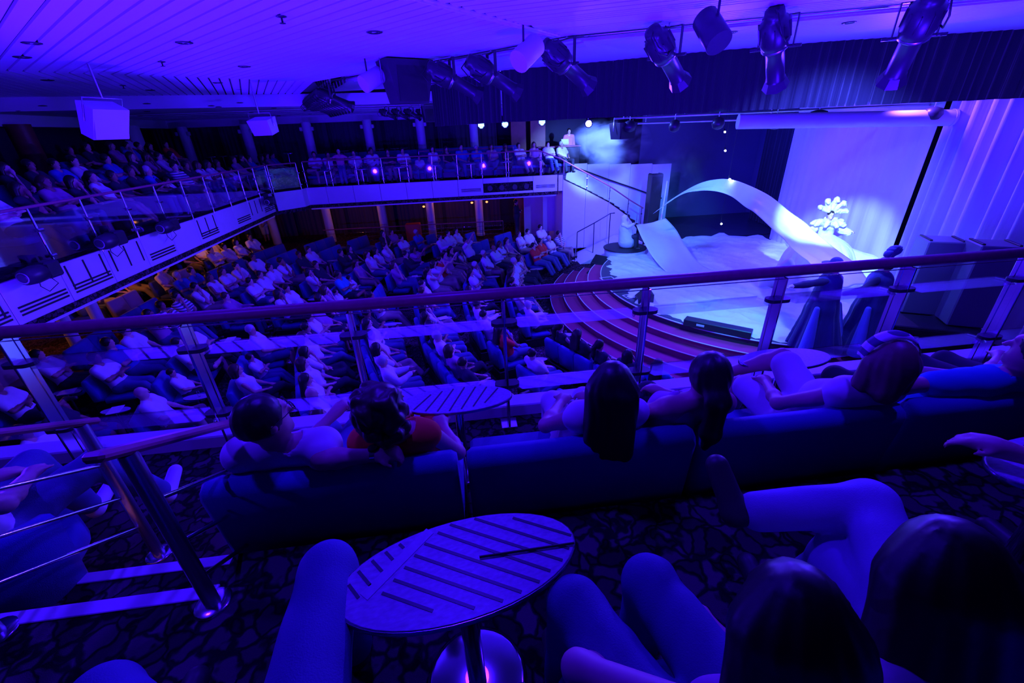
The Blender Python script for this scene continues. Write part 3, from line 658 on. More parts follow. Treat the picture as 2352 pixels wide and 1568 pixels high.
# ---- silk: arch, slide and crumpled sheet
from mathutils import noise as _n
def ribbon(name, L, R, vL, vR, m, label, cat, cross=14, sag=.06, zL=None, zR=None):
    A = [W(*((lambda q: (q[0], v, q[1]))(ATV(x, y, v)))) for (x, y), v in zip(L, vL)]
    B = [W(*((lambda q: (q[0], v, q[1]))(ATV(x, y, v)))) for (x, y), v in zip(R, vR)]
    def cat_rom(P, n):
        out = []
        for i in range(len(P) - 1):
            p0, p1, p2, p3 = P[max(0, i - 1)], P[i], P[i + 1], P[min(len(P) - 1, i + 2)]
            for k in range(n):
                t = k / n; out.append(.5 * ((2 * p1) + (p2 - p0) * t + (2 * p0 - 5 * p1 + 4 * p2 - p3) * t * t + (3 * p1 - p0 - 3 * p2 + p3) * t ** 3))
        return out + [P[-1]]
    A, B = cat_rom(A, 8), cat_rom(B, 8); N = len(A); vs = []
    for i in range(N):
        for j in range(cross + 1):
            f = j / cross; p = A[i].lerp(B[i], f)
            w = .014 * math.sin(f * 11 + i * .05) + .008 * math.sin(f * 19 + i * .07)
            vs.append(p + Vector((0, 0, -sag * math.sin(PI * f) + w * (0.4 + i / N))))
    fs = [(i * (cross + 1) + j, i * (cross + 1) + j + 1, (i + 1) * (cross + 1) + j + 1, (i + 1) * (cross + 1) + j) for i in range(N - 1) for j in range(cross)]
    o = mesh_obj(name, vs, fs, m, None, True); md = o.modifiers.new('thickness', 'SOLIDIFY'); md.thickness = .006
    return tag(o, label, cat)
E1 = [(1535, 462), (1572, 439), (1608, 421), (1643, 413), (1676, 413), (1711, 423), (1766, 449), (1814, 486), (1848, 509), (1879, 536), (1921, 570), (1966, 604), (2000, 650)]
E2 = [(1500, 490), (1561, 448), (1604, 438), (1643, 439), (1679, 451), (1711, 475), (1736, 491), (1779, 531), (1800, 550), (1816, 568), (1840, 588), (1861, 605), (1900, 660)]
v1 = [15.4, 14.9, 14.3, 13.7, 13.1, 12.4, 11.5, 10.7, 10.1, 9.6, 8.9, 8.3, 7.75]
ribbon('silk_arch', E1, E2, v1, [v - .25 for v in v1], SILK, 'wide white silk thrown up in a high arch over the stage', 'silk', 20, .02)
L_ = [(1461, 516), (1476, 551), (1501, 594), (1536, 630), (1580, 650), (1650, 662)]; R_ = [(1529, 501), (1552, 526), (1572, 560), (1602, 600), (1640, 622), (1720, 640)]
vl = [15.55, 14.8, 13.7, 12.85, 11.9, 11.2]; vr = [16.3, 15.3, 14.1, 12.95, 12.3, 11.6]
ribbon('silk_slide', L_, R_, vl, vr, SILK, 'white silk sloping down to the stage from the hooded performer', 'silk', 20, .05)
bpx = [(1405, 590), (1402, 610), (1415, 640), (1440, 660), (1455, 690), (1500, 712), (1560, 735), (1630, 757), (1700, 765), (1750, 775), (1800, 790), (1880, 800), (1990, 795), (2060, 740), (2100, 700), (2050, 640), (1960, 590), (1850, 560), (1740, 545), (1640, 540), (1580, 545), (1540, 555), (1480, 562), (1440, 578)]
buv = [UV(ATZ(x, y, ZST)) for x, y in bpx]; cu, cv = 8.2, 11.8
ba = sorted((math.atan2(v - cv, u - cu), math.hypot(u - cu, v - cv)) for u, v in buv)
NAg, NR = 220, 80; vs = []
aa = [a for a, r in ba]; rad = [r for a, r in ba]
for i in range(NAg):
    a = -PI + 2 * PI * i / NAg; R0 = np.interp(a, aa, rad, period=2 * PI) * (1 + .025 * math.sin(a * 31) + .02 * math.sin(a * 53 + 1))
    for j in range(NR + 1):
        r = R0 * (j / NR) ** .9; u, v = cu + r * math.cos(a), cv + r * math.sin(a)
        q = Vector((u * 1.1 + v * .5, v * .45 - u * .2, 0))
        rid = 1 - abs(_n.noise(q * 1.6 + Vector((0, 0, 3)))) * 2; rid2 = 1 - abs(_n.noise(q * 3.7)) * 2
        h = .035 + .07 * max(0, rid) ** 3 + .03 * max(0, rid2) ** 2 + .03 * _n.noise(q * .8)
        vs.append(W(u, v, ZST + max(.008, h * (1 if j < NR - 1 else .1))))
fs = [(i * (NR + 1) + j, ((i + 1) % NAg) * (NR + 1) + j, ((i + 1) % NAg) * (NR + 1) + j + 1, i * (NR + 1) + j + 1)[::-1] for i in range(NAg) for j in range(NR)]
o = mesh_obj('silk_ground_sheet', vs, fs, SILK, None, True); tag(o, 'huge crumpled white silk sheet spread across the stage floor', 'silk')

# ------------------------------------------------------------------ the near rail
RV, RZ = 2.784, 4.28
NS = 1.2
rl = empty('balcony_railing', W(0, RV, ZN1), A6, 'long railing with dark red round handrail, steel posts and glass slats', 'railing')
t = MB(); t.tube((-6.9, 0, RZ - ZN1), (7.3, 0, RZ - ZN1), .040, n=18); t.build('handrail', WOODR, rl)
t = MB(); t.tube((-6.9, 0, RZ - ZN1 - .06), (7.3, 0, RZ - ZN1 - .06), .004, n=6); t.build('wire', CHROME, rl)
PU_ = [.24 + 1.056 * k for k in range(-6, 7)]
pm = cm = None
for u in PU_:
    if pm is None:
        t = MB()
        for s in (-1, 1): t.box((0, s * .042, .55), (.018, .034, 1.11), None, .003)
        t.box((0, 0, .55), (.008, .06, 1.11)); t.box((0, 0, .012), (.13, .13, .02), None, .004)
        p = t.build('post', CHROME, rl); pm = p
    else: p = bpy.data.objects.new('post', pm.data); COL.objects.link(p); p.parent = rl
    p.location = (u, 0, 0)
    for zz in (.92, .40):
        if cm is None:
            t = MB(); ring = [(.05 * math.cos(a) + (.045 if math.cos(a) > 0 else -.045), .05 * math.sin(a)) for a in [2 * PI * k / 20 + .01 for k in range(20)]]
            t.poly(ring, -.013, .013); c = t.build('slat_clamp', LAMPB, p); cm = c
        else: c = bpy.data.objects.new('slat_clamp', cm.data); COL.objects.link(c); c.parent = p
        c.location = (0, -.01, zz)
gm = None
for u in PU_[:-1]:
    for zz in (.915, .395):
        if gm is None:
            ch = .035; prof = [(-.47, .0), (-.42, -.075), (.42, -.075), (.47, 0), (.42, .075), (-.42, .075)]
            t = MB(); t.poly(prof, -.005, .005); g_ = t.build('glass_slat', GLASS, rl); gm = g_
        else: g_ = bpy.data.objects.new('glass_slat', gm.data); COL.objects.link(g_); g_.parent = rl
        g_.location = (u + .528, .0, zz); g_.rotation_euler = (math.radians(6), 0, 0)
# ------------------------------------------------------------------ front sofa row (seen from behind)
def sofa(name, w, label, group=None, m=SOFA, seats=1):
    """origin on the floor under the sitter's hip, facing +y"""
    r = empty(name, (0, 0, 0), 0, label, 'sofa', group)
    def sweep(prof, x0, x1, nm, mm, inset=.025):
        n = len(prof); cy = sum(p[0] for p in prof) / n; cz = sum(p[1] for p in prof) / n; vs = []
        for x, s in ((x0, .86), (x0 + inset, 1), (x1 - inset, 1), (x1, .86)):
            vs += [(x, cy + (y - cy) * (s if s == 1 else 1 - .03 / max(.05, abs(y - cy) + .1)), cz + (z - cz) * (s if s == 1 else 1 - .03 / max(.05, abs(z - cz) + .1))) for y, z in prof]
        fs = [tuple(range(n))[::-1], tuple(range(3 * n, 4 * n))] + [(i * n + k, i * n + (k + 1) % n, (i + 1) * n + (k + 1) % n, (i + 1) * n + k) for i in range(3) for k in range(n)]
        o = mesh_obj(nm, vs, fs, mm, r, True); return o
    back = [(-.25, .34), (-.235, .36), (-.325, .80), (-.345, .835), (-.39, .845), (-.43, .825), (-.445, .79), (-.40, .34)]
    seat = [(-.23, .27), (.26, .27), (.30, .29), (.30, .36), (.27, .385), (-.2, .38), (-.23, .37)]
    
    for k in range(seats):
        x0, x1 = -w / 2 + w * k / seats + .008, -w / 2 + w * (k + 1) / seats - .008
        sweep(back, x0, x1, 'back_cushion', m); sweep(seat, x0, x1, 'seat_cushion', m)
    t = MB(); t.box((0, -.09, .133), (w - .02, .64, .265), None, .01); t.build('base', DARKM if m is SOFA else DARKM, r)
    return r
uu = [-1.25, -.095, 1.05, 2.17, 3.32, 4.5]
fs_lab = ['blue sofa seat behind which the man rests his arm', 'blue sofa seat with the woman in lace', 'blue sofa seat with the fair-haired woman', 'blue sofa seat with the man in teal', 'blue sofa seat at the far end of the front row']
for a, b, lb in zip(uu, uu[1:], fs_lab):
    s = sofa('sofa', b - a - .03, lb, 'front row of the balcony'); s.location = W((a + b) / 2, 1.915, ZN1); s.rotation_euler = (0, 0, A6)
# ------------------------------------------------------------------ cocktail tables
def strip(a, b, w, z, m, parent, name='inlay_strip'):
    a, b = Vector((a[0], a[1], z)), Vector((b[0], b[1], z)); d = b - a
    t = MB(); t.box((a + b) / 2, (d.length, w, .0024), Matrix.Rotation(math.atan2(d.y, d.x), 3, 'Z')); return t.build(name, m, parent)
def table(u, v, z, h, rad, label, marks=None, group=None, simple=False, rot=.6, post=.03, baser=.17, sy=.42):
    r = empty('cocktail_table', W(u, v, z), A6, label, 'table', group)
    t = MB(); t.lathe([(rad - .01, h - .024), (rad, h - .02), (rad, h - .004), (rad - .006, h)], 40); t.build('table_top', TABT, r).scale = (1, sy, 1)
    t = MB(); t.lathe([(rad + .001, h - .02), (rad + .004, h - .012), (rad + .001, h - .003)], 40); t.build('edge_band', TABE, r).scale = (1, sy, 1)
    t = MB(); t.lathe([(post, .015), (post, h - .022)], 14); t.build('post', CHROME, r)
    t = MB(); t.lathe([(baser, 0), (baser, .008), (baser * .9, .016), (post + .01, .02)], 28); t.build('base', CHROME, r)
    if marks is None and not simple:
        c, s = math.cos(rot), math.sin(rot)
        for k in range(-4, 5):
            x = k * rad / 4.8; L = sy * math.sqrt(max(0, (rad * .96) ** 2 - (abs(x) + .05) ** 2))
            if L > .04: strip((x - .05, -L * .9), (x + .05, L * .9), .010, h + .0006, TABG, r)
    if marks:
        for (p, q, w, m) in marks:
            ins = [t_ / 40 for t_ in range(41) if ((p[0] + (q[0] - p[0]) * t_ / 40) / (rad * .97)) ** 2 + ((p[1] + (q[1] - p[1]) * t_ / 40 - .16 * (p[0] + (q[0] - p[0]) * t_ / 40)) / (rad * sy * .97)) ** 2 < 1]
            if len(ins) > 3: strip((p[0] + (q[0] - p[0]) * ins[0], p[1] + (q[1] - p[1]) * ins[0]), (p[0] + (q[0] - p[0]) * ins[-1], p[1] + (q[1] - p[1]) * ins[-1]), w, h + .0002, m, r)
    return r
def loc_uv(p, u, v):
    a = UV(p); return a[0] - u, a[1] - v
tu, tv, tz = -.084, .792, ZN2 + .6
k_ = 2.613
def tp(x, y): return loc_uv(ATZ(600 + x / k_, 1000 + y / k_, tz), tu, tv)
marks = [(tp(*a), tp(*b), .0085, TABG) for a, b in (((1060, 582), (1775, 826)), ((980, 648), (1690, 885)), ((920, 718), (1580, 945)), ((860, 790), (1450, 993)), ((795, 865), (1280, 1036)), ((725, 945), (1030, 1053)), ((1100, 523), (1850, 762)), ((1280, 498), (1880, 688)), ((1510, 494), (1870, 602)), ((557, 782), (655, 900)), ((632, 712), (725, 815)), ((712, 660), (790, 745)), ((802, 625), (855, 675)), ((525, 895), (585, 975)))]
marks.append((tp(1050, 535), tp(615, 970), .03, mat('pale_inlay_band', (.52, .48, .66), .4, var=.2, vscale=40)))
r_t = table(tu, tv, ZN2, .6, .335, 'round speckled table with slanting dark inlay and a straw, before the jeans leg', marks, sy=.46)
for c_ in r_t.children:
    if c_.name.startswith(('table_top', 'edge_band')): c_.rotation_euler = (0, 0, .16)
t = MB(); a, b = ATZ(600 + 1310 / k_, 1000 + 728 / k_, tz + .006), ATZ(600 + 1878 / k_, 1000 + 644 / k_, tz + .006); t.tube(a, b, .0035, n=8); o = t.build('drinking_straw', BLACK); tag(o, 'thin black drinking straw lying on the speckled table', 'straw')
table(-.13, 2.34, ZN1, .6, .36, 'round glossy table between the woman in orange and the rail', None, None, False, 1.2)
table(2.25, 2.44, ZN1, .6, .345, 'round glossy table between the ponytailed woman and the rail', None, None, True)
table(2.02, .86, ZN2, .6, .33, 'round pale table under the resting hand', None, None, False, .3)
# ------------------------------------------------------------------ handrails down the aisle steps
def ATU(x, y, u):
    d = RAY(x, y); e = UV(d); t = u / e[0]; return e[1] * t, ZC + d.z * t
def step_rail(u, posts, name_label, ends, bars):
    r = empty('step_railing', W(u, 1.0, ZN2), A6, name_label, 'railing')
    (va, za), (vb, zb) = ends
    L = lambda p: (0, p[0] - 1.0, p[1] - ZN2)
    A_, B_ = Vector(L(ends[0])), Vector(L(ends[1])); d = (B_ - A_).normalized()
    ring = []
    t = MB(); M = Matrix.Rotation(math.atan2(d.z, d.y), 3, 'X'); c = (A_ + B_) / 2
    t.box(c, (.065, (B_ - A_).length, .034), M, .012); t.build('handrail', WOODR, r)
    for (v, z0) in posts:
        f = (v - va) / (vb - va); zt = za + (zb - za) * f
        t = MB(); t.tube((0, v - 1, z0 - ZN2), (0, v - 1, zt - ZN2 - .012), .028, n=14); q = t.build('post', STEEL, r)
        t = MB(); t.lathe([(.07, 0), (.07, .006), (.064, .010), (.03, .012)], 22, None, (0, v - 1, z0 - ZN2)); t.build('floor_flange', CHROME, q)
    for f in bars:
        pa, pb = [], []
        (v0, z0), (v1, z1) = posts[0], posts[1]
        za_ = za + (zb - za) * ((v0 - va) / (vb - va)); zb_ = za + (zb - za) * ((v1 - va) / (vb - va))
        t = MB(); t.tube((0, v0 - 1, z0 + (za_ - z0) * f - ZN2), (0, v1 - 1, z1 + (zb_ - z1) * f - ZN2), .009, n=10); t.build('bar', CHROME, r)
    return r
za1 = TOPZ(W(-1.13, 1.21), 325, 1012)
step_rail(-1.14, [(1.21, ZN2), (1.95, ZN1)], 'short stair railing beside the man in the white shirt', [(1.10, za1 + .05), (2.06, za1 - .48)], (.72, .45, .2))
zb2 = TOPZ(W(-1.98, 1.92), 215, 960)
step_rail(-1.94, [(1.21, ZN2), (1.92, ZN1)], 'short stair railing beside the blue tub chair', [(1.10, zb2 + .50), (2.0, zb2 - .03)], (.72, .48, .25))
# ------------------------------------------------------------------ tub chair
tc = empty('tub_chair', W(-2.42, 1.66, ZN1), A6 - .1, 'blue tub chair with a rounded back at the head of the steps', 'chair')
vs = []; N = 26
for z, ro, ri in ((.12, .38, .31), (.50, .43, .34), (.62, .44, .36), (.66, .42, .375)):
    for k in range(N + 1):
        a = PI + PI * k / N * 1.0; a = PI * (.98 + 1.04 * k / N); rise = .0 if z < .35 else .10 * math.sin(PI * k / N)
        vs.append((ro * math.cos(a), ro * math.sin(a), z + rise))
for z, ri in ((.66, .375), (.62, .36), (.50, .34), (.12, .31)):
    for k in range(N + 1):
        a = PI * (.98 + 1.04 * k / N); rise = .0 if z < .35 else .10 * math.sin(PI * k / N); vs.append((ri * math.cos(a), ri * math.sin(a), z + rise))
fs = [(i * (N + 1) + k, i * (N + 1) + k + 1, (i + 1) * (N + 1) + k + 1, (i + 1) * (N + 1) + k) for i in range(7) for k in range(N)] + [(7 * (N + 1) + k, 7 * (N + 1) + k + 1, k + 1, k) for k in range(N)]
mesh_obj('backrest', vs, fs, SOFA, tc, True)
t = MB(); t.lathe([(.31, .24), (.335, .27), (.335, .38), (.31, .405), (0.001, .41)], 28); t.build('seat', SOFA, tc)
t = MB(); t.lathe([(.20, 0), (.20, .012), (.05, .03), (.04, .22)], 20); t.build('pedestal', STEEL, tc)

# ------------------------------------------------------------------ people: one continuous skin per body, grown round a posed skeleton
def _cone(P, a, b, ra, rb):
    a = np.asarray(a, float); b = np.asarray(b, float); ba = b - a; L2 = max(1e-9, ba @ ba)
    pa = P - a; t = np.clip((pa @ ba) / L2, 0, 1)
    return np.sqrt(((pa - t[:, None] * ba) ** 2).sum(1)) - (ra + (rb - ra) * t)
def _ell(P, c, r, R=None):
    q = P - np.asarray(c, float)
    if R is not None: q = q @ R
    r = np.asarray(r, float); k0 = np.sqrt(((q / r) ** 2).sum(1)); k1 = np.sqrt(((q / (r * r)) ** 2).sum(1)) + 1e-9
    return k0 * (k0 - 1) / k1
def smin(a, b, k):
    h = np.clip(0.5 + 0.5 * (b - a) / k, 0, 1); return b + (a - b) * h - k * h * (1 - h)
def field(prims, k=0.03):
    def f(P):
        d = None
        for p in prims:
            if p[0] == 'c': e = _cone(P, *p[1:5])
            else: e = _ell(P, *p[1:4])
            d = e if d is None else smin(d, e, p[5] if len(p) > 5 and p[5] else k)
        return d
    return f
def bounds(prims, pad):
    lo = np.full(3, 1e9); hi = -lo
    for p in prims:
        if p[0] == 'c':
            for q, r in ((p[1], p[3]), (p[2], p[4])): lo = np.minimum(lo, np.asarray(q) - r); hi = np.maximum(hi, np.asarray(q) + r)
        else:
            r = max(p[2]); lo = np.minimum(lo, np.asarray(p[1]) - r); hi = np.maximum(hi, np.asarray(p[1]) + r)
    return lo - pad, hi + pad
def nets(f, lo, hi, h, lip=1.35):
    """surface nets: turns a distance field into an even quad mesh; only blocks near the surface are sampled finely"""
    S = 4
    n = (np.ceil((hi - lo) / (h * S)).astype(int) + 1) * S
    nb = n // S
    cx = [lo[i] + (np.arange(nb[i]) + .5) * h * S for i in range(3)]
    G = np.stack(np.meshgrid(*cx, indexing='ij'), -1).reshape(-1, 3)
    dc = f(G).reshape(nb)
    act = np.abs(dc) < h * S * lip
    V = np.repeat(np.repeat(np.repeat(np.where(dc < 0, -1.0, 1.0), S, 0), S, 1), S, 2)
    full = np.ones(tuple(n + 1)); full[:-1, :-1, :-1] = V
    idx = np.argwhere(act)
    if len(idx) == 0: return np.zeros((0, 3)), np.zeros((0, 4), int)
    loc = np.stack(np.meshgrid(*[np.arange(S + 1)] * 3, indexing='ij'), -1).reshape(-1, 3)
    pts = np.unique((idx[:, None, :] * S + loc[None]).reshape(-1, 3), axis=0)
    val = np.empty(len(pts))
    for i in range(0, len(pts), 200000): val[i:i + 200000] = f(lo + pts[i:i + 200000] * h)
    full[pts[:, 0], pts[:, 1], pts[:, 2]] = val
    sg = full < 0
    c0 = [sg[a:a + n[0], b:b + n[1], c:c + n[2]] for a in (0, 1) for b in (0, 1) for c in (0, 1)]
    cnt = sum(x.astype(np.int8) for x in c0); cell = (cnt > 0) & (cnt < 8)
    ci = np.argwhere(cell); acc = np.zeros((len(ci), 3)); num = np.zeros(len(ci))
    corners = [(a, b, c) for a in (0, 1) for b in (0, 1) for c in (0, 1)]
    vals = [full[ci[:, 0] + a, ci[:, 1] + b, ci[:, 2] + c] for a, b, c in corners]
    for i, ca in enumerate(corners):
        for j, cb in enumerate(corners):
            if j > i and sum(abs(ca[q] - cb[q]) for q in range(3)) == 1:
                va, vb = vals[i], vals[j]; cr = (va < 0) != (vb < 0)
                t = np.where(cr, va / np.where(cr, va - vb, 1), 0)
                p = np.array(ca)[None] + t[:, None] * (np.array(cb) - np.array(ca))[None]
                acc[cr] += p[cr]; num[cr] += 1
    verts = lo + (ci + acc / np.maximum(num, 1)[:, None]) * h
    id_ = np.full(tuple(n), -1, int); id_[ci[:, 0], ci[:, 1], ci[:, 2]] = np.arange(len(ci))
    quads = []
    for ax in range(3):
        o1, o2 = [(1, 2), (2, 0), (0, 1)][ax]
        sl = [slice(0, -1)] * 3; sh = list(sl); sl[ax] = slice(0, -1); sh[ax] = slice(1, None)
        A = sg[:-1, :-1, :-1]
        B = sg[tuple(slice(1, None) if i == ax else slice(0, -1) for i in range(3))]
        e = np.argwhere(A != B); e = e[(e[:, o1] > 0) & (e[:, o2] > 0)]
        if not len(e): continue
        d1 = np.zeros(3, int); d1[o1] = 1; d2 = np.zeros(3, int); d2[o2] = 1
        q = np.stack([id_[tuple((e - x).T)] for x in (d1 * 0, d1, d1 + d2, d2)], 1)
        fl_ = A[tuple(e.T)]
        q[~fl_] = q[~fl_][:, ::-1]
        quads.append(q[(q >= 0).all(1)])
    return verts, np.concatenate(quads) if quads else np.zeros((0, 4), int)
def sdf_mesh(name, f, lo, hi, h, m, relax=2, lip=1.35):
    v, q = nets(f, np.asarray(lo, float), np.asarray(hi, float), h, lip)
    if len(q) and relax:
        for _ in range(relax):
            s_ = np.zeros_like(v); c = np.zeros(len(v))
            for a in range(4):
                np.add.at(s_, q[:, a], v[q[:, (a + 1) % 4]]); np.add.at(c, q[:, a], 1)
                np.add.at(s_, q[:, a], v[q[:, (a + 3) % 4]]); np.add.at(c, q[:, a], 1)
            v = v * .5 + .5 * s_ / np.maximum(c, 1)[:, None]
    me = bpy.data.meshes.new(name)
    me.vertices.add(len(v)); me.vertices.foreach_set('co', v.astype(np.float32).ravel())
    me.loops.add(len(q) * 4); me.loops.foreach_set('vertex_index', q.astype(np.int32).ravel())
    me.polygons.add(len(q)); me.polygons.foreach_set('loop_start', np.arange(0, len(q) * 4, 4, dtype=np.int32))
    me.polygons.foreach_set('loop_total', np.full(len(q), 4, np.int32))
    me.polygons.foreach_set('use_smooth', np.ones(len(q), bool))
    me.update(calc_edges=True); me.validate(); me.materials.append(m)
    return me
def rotx(a): c, s = math.cos(a), math.sin(a); return np.array([[1, 0, 0], [0, c, -s], [0, s, c]])
def roty(a): c, s = math.cos(a), math.sin(a); return np.array([[c, 0, s], [0, 1, 0], [-s, 0, c]])
def rotz(a): c, s = math.cos(a), math.sin(a); return np.array([[c, -s, 0], [s, c, 0], [0, 0, 1]])
def A3(*x): return np.array(x, float)
def lerp(a, b, t): return np.asarray(a) + (np.asarray(b) - np.asarray(a)) * t
ARMS = {   # elbow, wrist of the (right, left) arm, seated, hip above the origin, facing +y
    'lap': ((.26, .0, .74), (.09, .27, .66), (-.26, .0, .74), (-.09, .27, .66)),
    'cross': ((.25, -.0, .76), (-.06, .13, .80), (-.25, -.0, .75), (.08, .15, .77)),
    'chin': ((.19, .14, .74), (.06, -.02, 1.07), (-.25, .0, .75), (.05, .17, .72)),
    'phone': ((.21, .13, .93), (.06, .27, 1.17), (-.21, .13, .93), (-.06, .27, 1.17)),
    'up': ((.24, .06, 1.20), (.10, .18, 1.43), (-.24, .06, 1.20), (-.06, .18, 1.43)),
    'side': ((.46, -.27, .98), (.72, -.30, .96), (-.25, .0, .75), (-.08, .22, .68)),
    'behind': ((.38, -.12, 1.16), (.11, -.28, 1.20), (-.25, .0, .74), (-.09, .25, .66)),
    'read': ((.24, .05, .76), (.12, .30, .84), (-.24, .05, .76), (-.12, .30, .84)),
    'down': ((.25, -.05, 1.12), (.24, .05, .86), (-.25, -.05, 1.12), (-.24, .05, .86)),
    'wide': ((.42, .0, 1.28), (.62, .05, 1.32), (-.42, .0, 1.28), (-.62, .05, 1.32)),
    'fold': ((.25, .02, 1.18), (-.08, .17, 1.20), (-.25, .02, 1.17), (.08, .19, 1.17)),
    'hip': ((.30, .02, 1.14), (.14, .16, .98), (-.24, -.04, 1.10), (-.22, .06, .86)),
}
LEGS = {
    'flat': ((.11, .46, .52), (.12, .50, .09), (-.11, .46, .52), (-.12, .50, .09)),
    'wide': ((.20, .44, .52), (.20, .52, .09), (-.20, .44, .52), (-.20, .46, .09)),
    'out': ((.11, .44, .50), (.12, .74, .10), (-.11, .44, .50), (-.12, .70, .10)),
    'cross': ((.04, .46, .64), (-.16, .66, .36), (-.10, .46, .52), (-.10, .50, .09)),
    'crossl': ((.10, .46, .52), (.10, .50, .09), (-.04, .46, .64), (.16, .66, .36)),
    'four': ((.26, .40, .60), (-.14, .46, .62), (-.10, .46, .52), (-.10, .50, .09)),
}
def hand_prims(w, d, up, fine=True, curl=.35, side=1, grip=None):
    """palm, four unequal fingers and a thumb that leaves the side of the palm"""
    d = np.asarray(d, float); d /= np.linalg.norm(d); up = np.asarray(up, float); up = up - d * (up @ d); up /= (np.linalg.norm(up) + 1e-9)
    s = np.cross(d, up) * side; w = np.asarray(w, float)
    out = [('c', w, w + d * .04, .026, .030), ('c', w + d * .035 + s * .02, w + d * .085 + s * .024, .022, .019), ('c', w + d * .035 - s * .02, w + d * .085 - s * .024, .022, .019)]
    if not fine:
        out.append(('c', w + d * .085 + s * .012, w + d * .15 - up * .03 + s * .012, .024, .017)); out.append(('c', w + d * .03 + s * .03, w + d * .085 + s * .055 - up * .01, .013, .011)); return out
    for i, (o, L) in enumerate(((.030, .070), (.011, .080), (-.009, .074), (-.028, .058))):
        b = w + d * .088 + s * o; c1 = curl + .05 * i
        d1 = d * math.cos(c1) - up * math.sin(c1); d2 = d * math.cos(c1 * 2.2) - up * math.sin(c1 * 2.2); d3 = d * math.cos(c1 * 3.2) - up * math.sin(c1 * 3.2)
        p1 = b + d1 * L * .48; p2 = p1 + d2 * L * .32; p3 = p2 + d3 * L * .22
        out += [('c', b, p1, .0105, .0095, .006), ('c', p1, p2, .0095, .0085, .006), ('c', p2, p3, .0085, .0075, .006)]
    b = w + d * .025 + s * .03; p1 = b + (d * .6 + s * .75 - up * .1) * .04; p2 = p1 + (d * .9 + s * .25 - up * .3) * .032
    out += [('c', b, p1, .014, .0115, .01), ('c', p1, p2, .0115, .009, .006)]
    return out
def skeleton(arms='lap', legs='flat', recline=0.0, yaw=0.0, nod=0.0, female=False, stand=False, fat=1.0, over=None, fine=False, curl=.35):
    """joint positions of a figure with its hip over the origin, facing +y, 1.72 m tall when standing"""
    J = {}
    hz = .95 if stand else .52
    off = A3(0, 0, .43 if stand else 0.0)
    lean = A3(0, 0, 0) if stand else A3(0, 1, 0)
    J['hip'] = A3(0, 0, hz)
    if stand: J['chest'] = A3(0, -.01, 1.28); J['neck'] = A3(0, -.03, 1.46); J['head'] = A3(0, -.005, 1.62)
    else: J['chest'] = A3(0, -.12, .86); J['neck'] = A3(0, -.175, 1.04); J['head'] = A3(0, -.165, 1.20)
    sw = .165 if female else .185
    J['shr'] = J['neck'] + A3(sw, .01, -.055); J['shl'] = J['neck'] + A3(-sw, .01, -.055)
    a = ARMS[arms]; J['elr'], J['wrr'], J['ell'], J['wrl'] = [A3(*p) for p in a]
    if stand:
        J['hpr'] = A3(.09, 0, .92); J['hpl'] = A3(-.09, 0, .92)
        J['knr'], J['anr'], J['knl'], J['anl'] = A3(.10, .02, .50), A3(.11, -.02, .09), A3(-.10, .02, .50), A3(-.11, -.02, .09)
    else:
        J['hpr'] = A3(.09, .02, .53); J['hpl'] = A3(-.09, .02, .53)
        l = LEGS[legs]; J['knr'], J['anr'], J['knl'], J['anl'] = [A3(*p) for p in l]
    if recline:
        R = rotx(recline)
        for k in ('chest', 'neck', 'head', 'shr', 'shl', 'elr', 'ell', 'wrr', 'wrl'):
            
            if k[:2] == 'wr' and arms in ('lap', 'read'): continue
            J[k] = J['hip'] + R @ (J[k] - J['hip'])
    J['_yaw'] = yaw; J['_nod'] = nod + recline * .6
    if over:
        for k, v in over.items(): J[k] = np.asarray(v, float) if not k.startswith('_') else v
    for s in 'rl':
        d = J['an' + s] - J['kn' + s]; f = A3(0, 1, 0) * .14
        if 'to' + s not in J:
            dd = d / np.linalg.norm(d); fw = A3(0, 1, 0) - dd * dd[1]
            if np.linalg.norm(fw) < .2: fw = A3(0, 0, 1) - dd * dd[2]
            fw = fw / np.linalg.norm(fw); J['to' + s] = J['an' + s] + fw * .17 + dd * .045
    return J
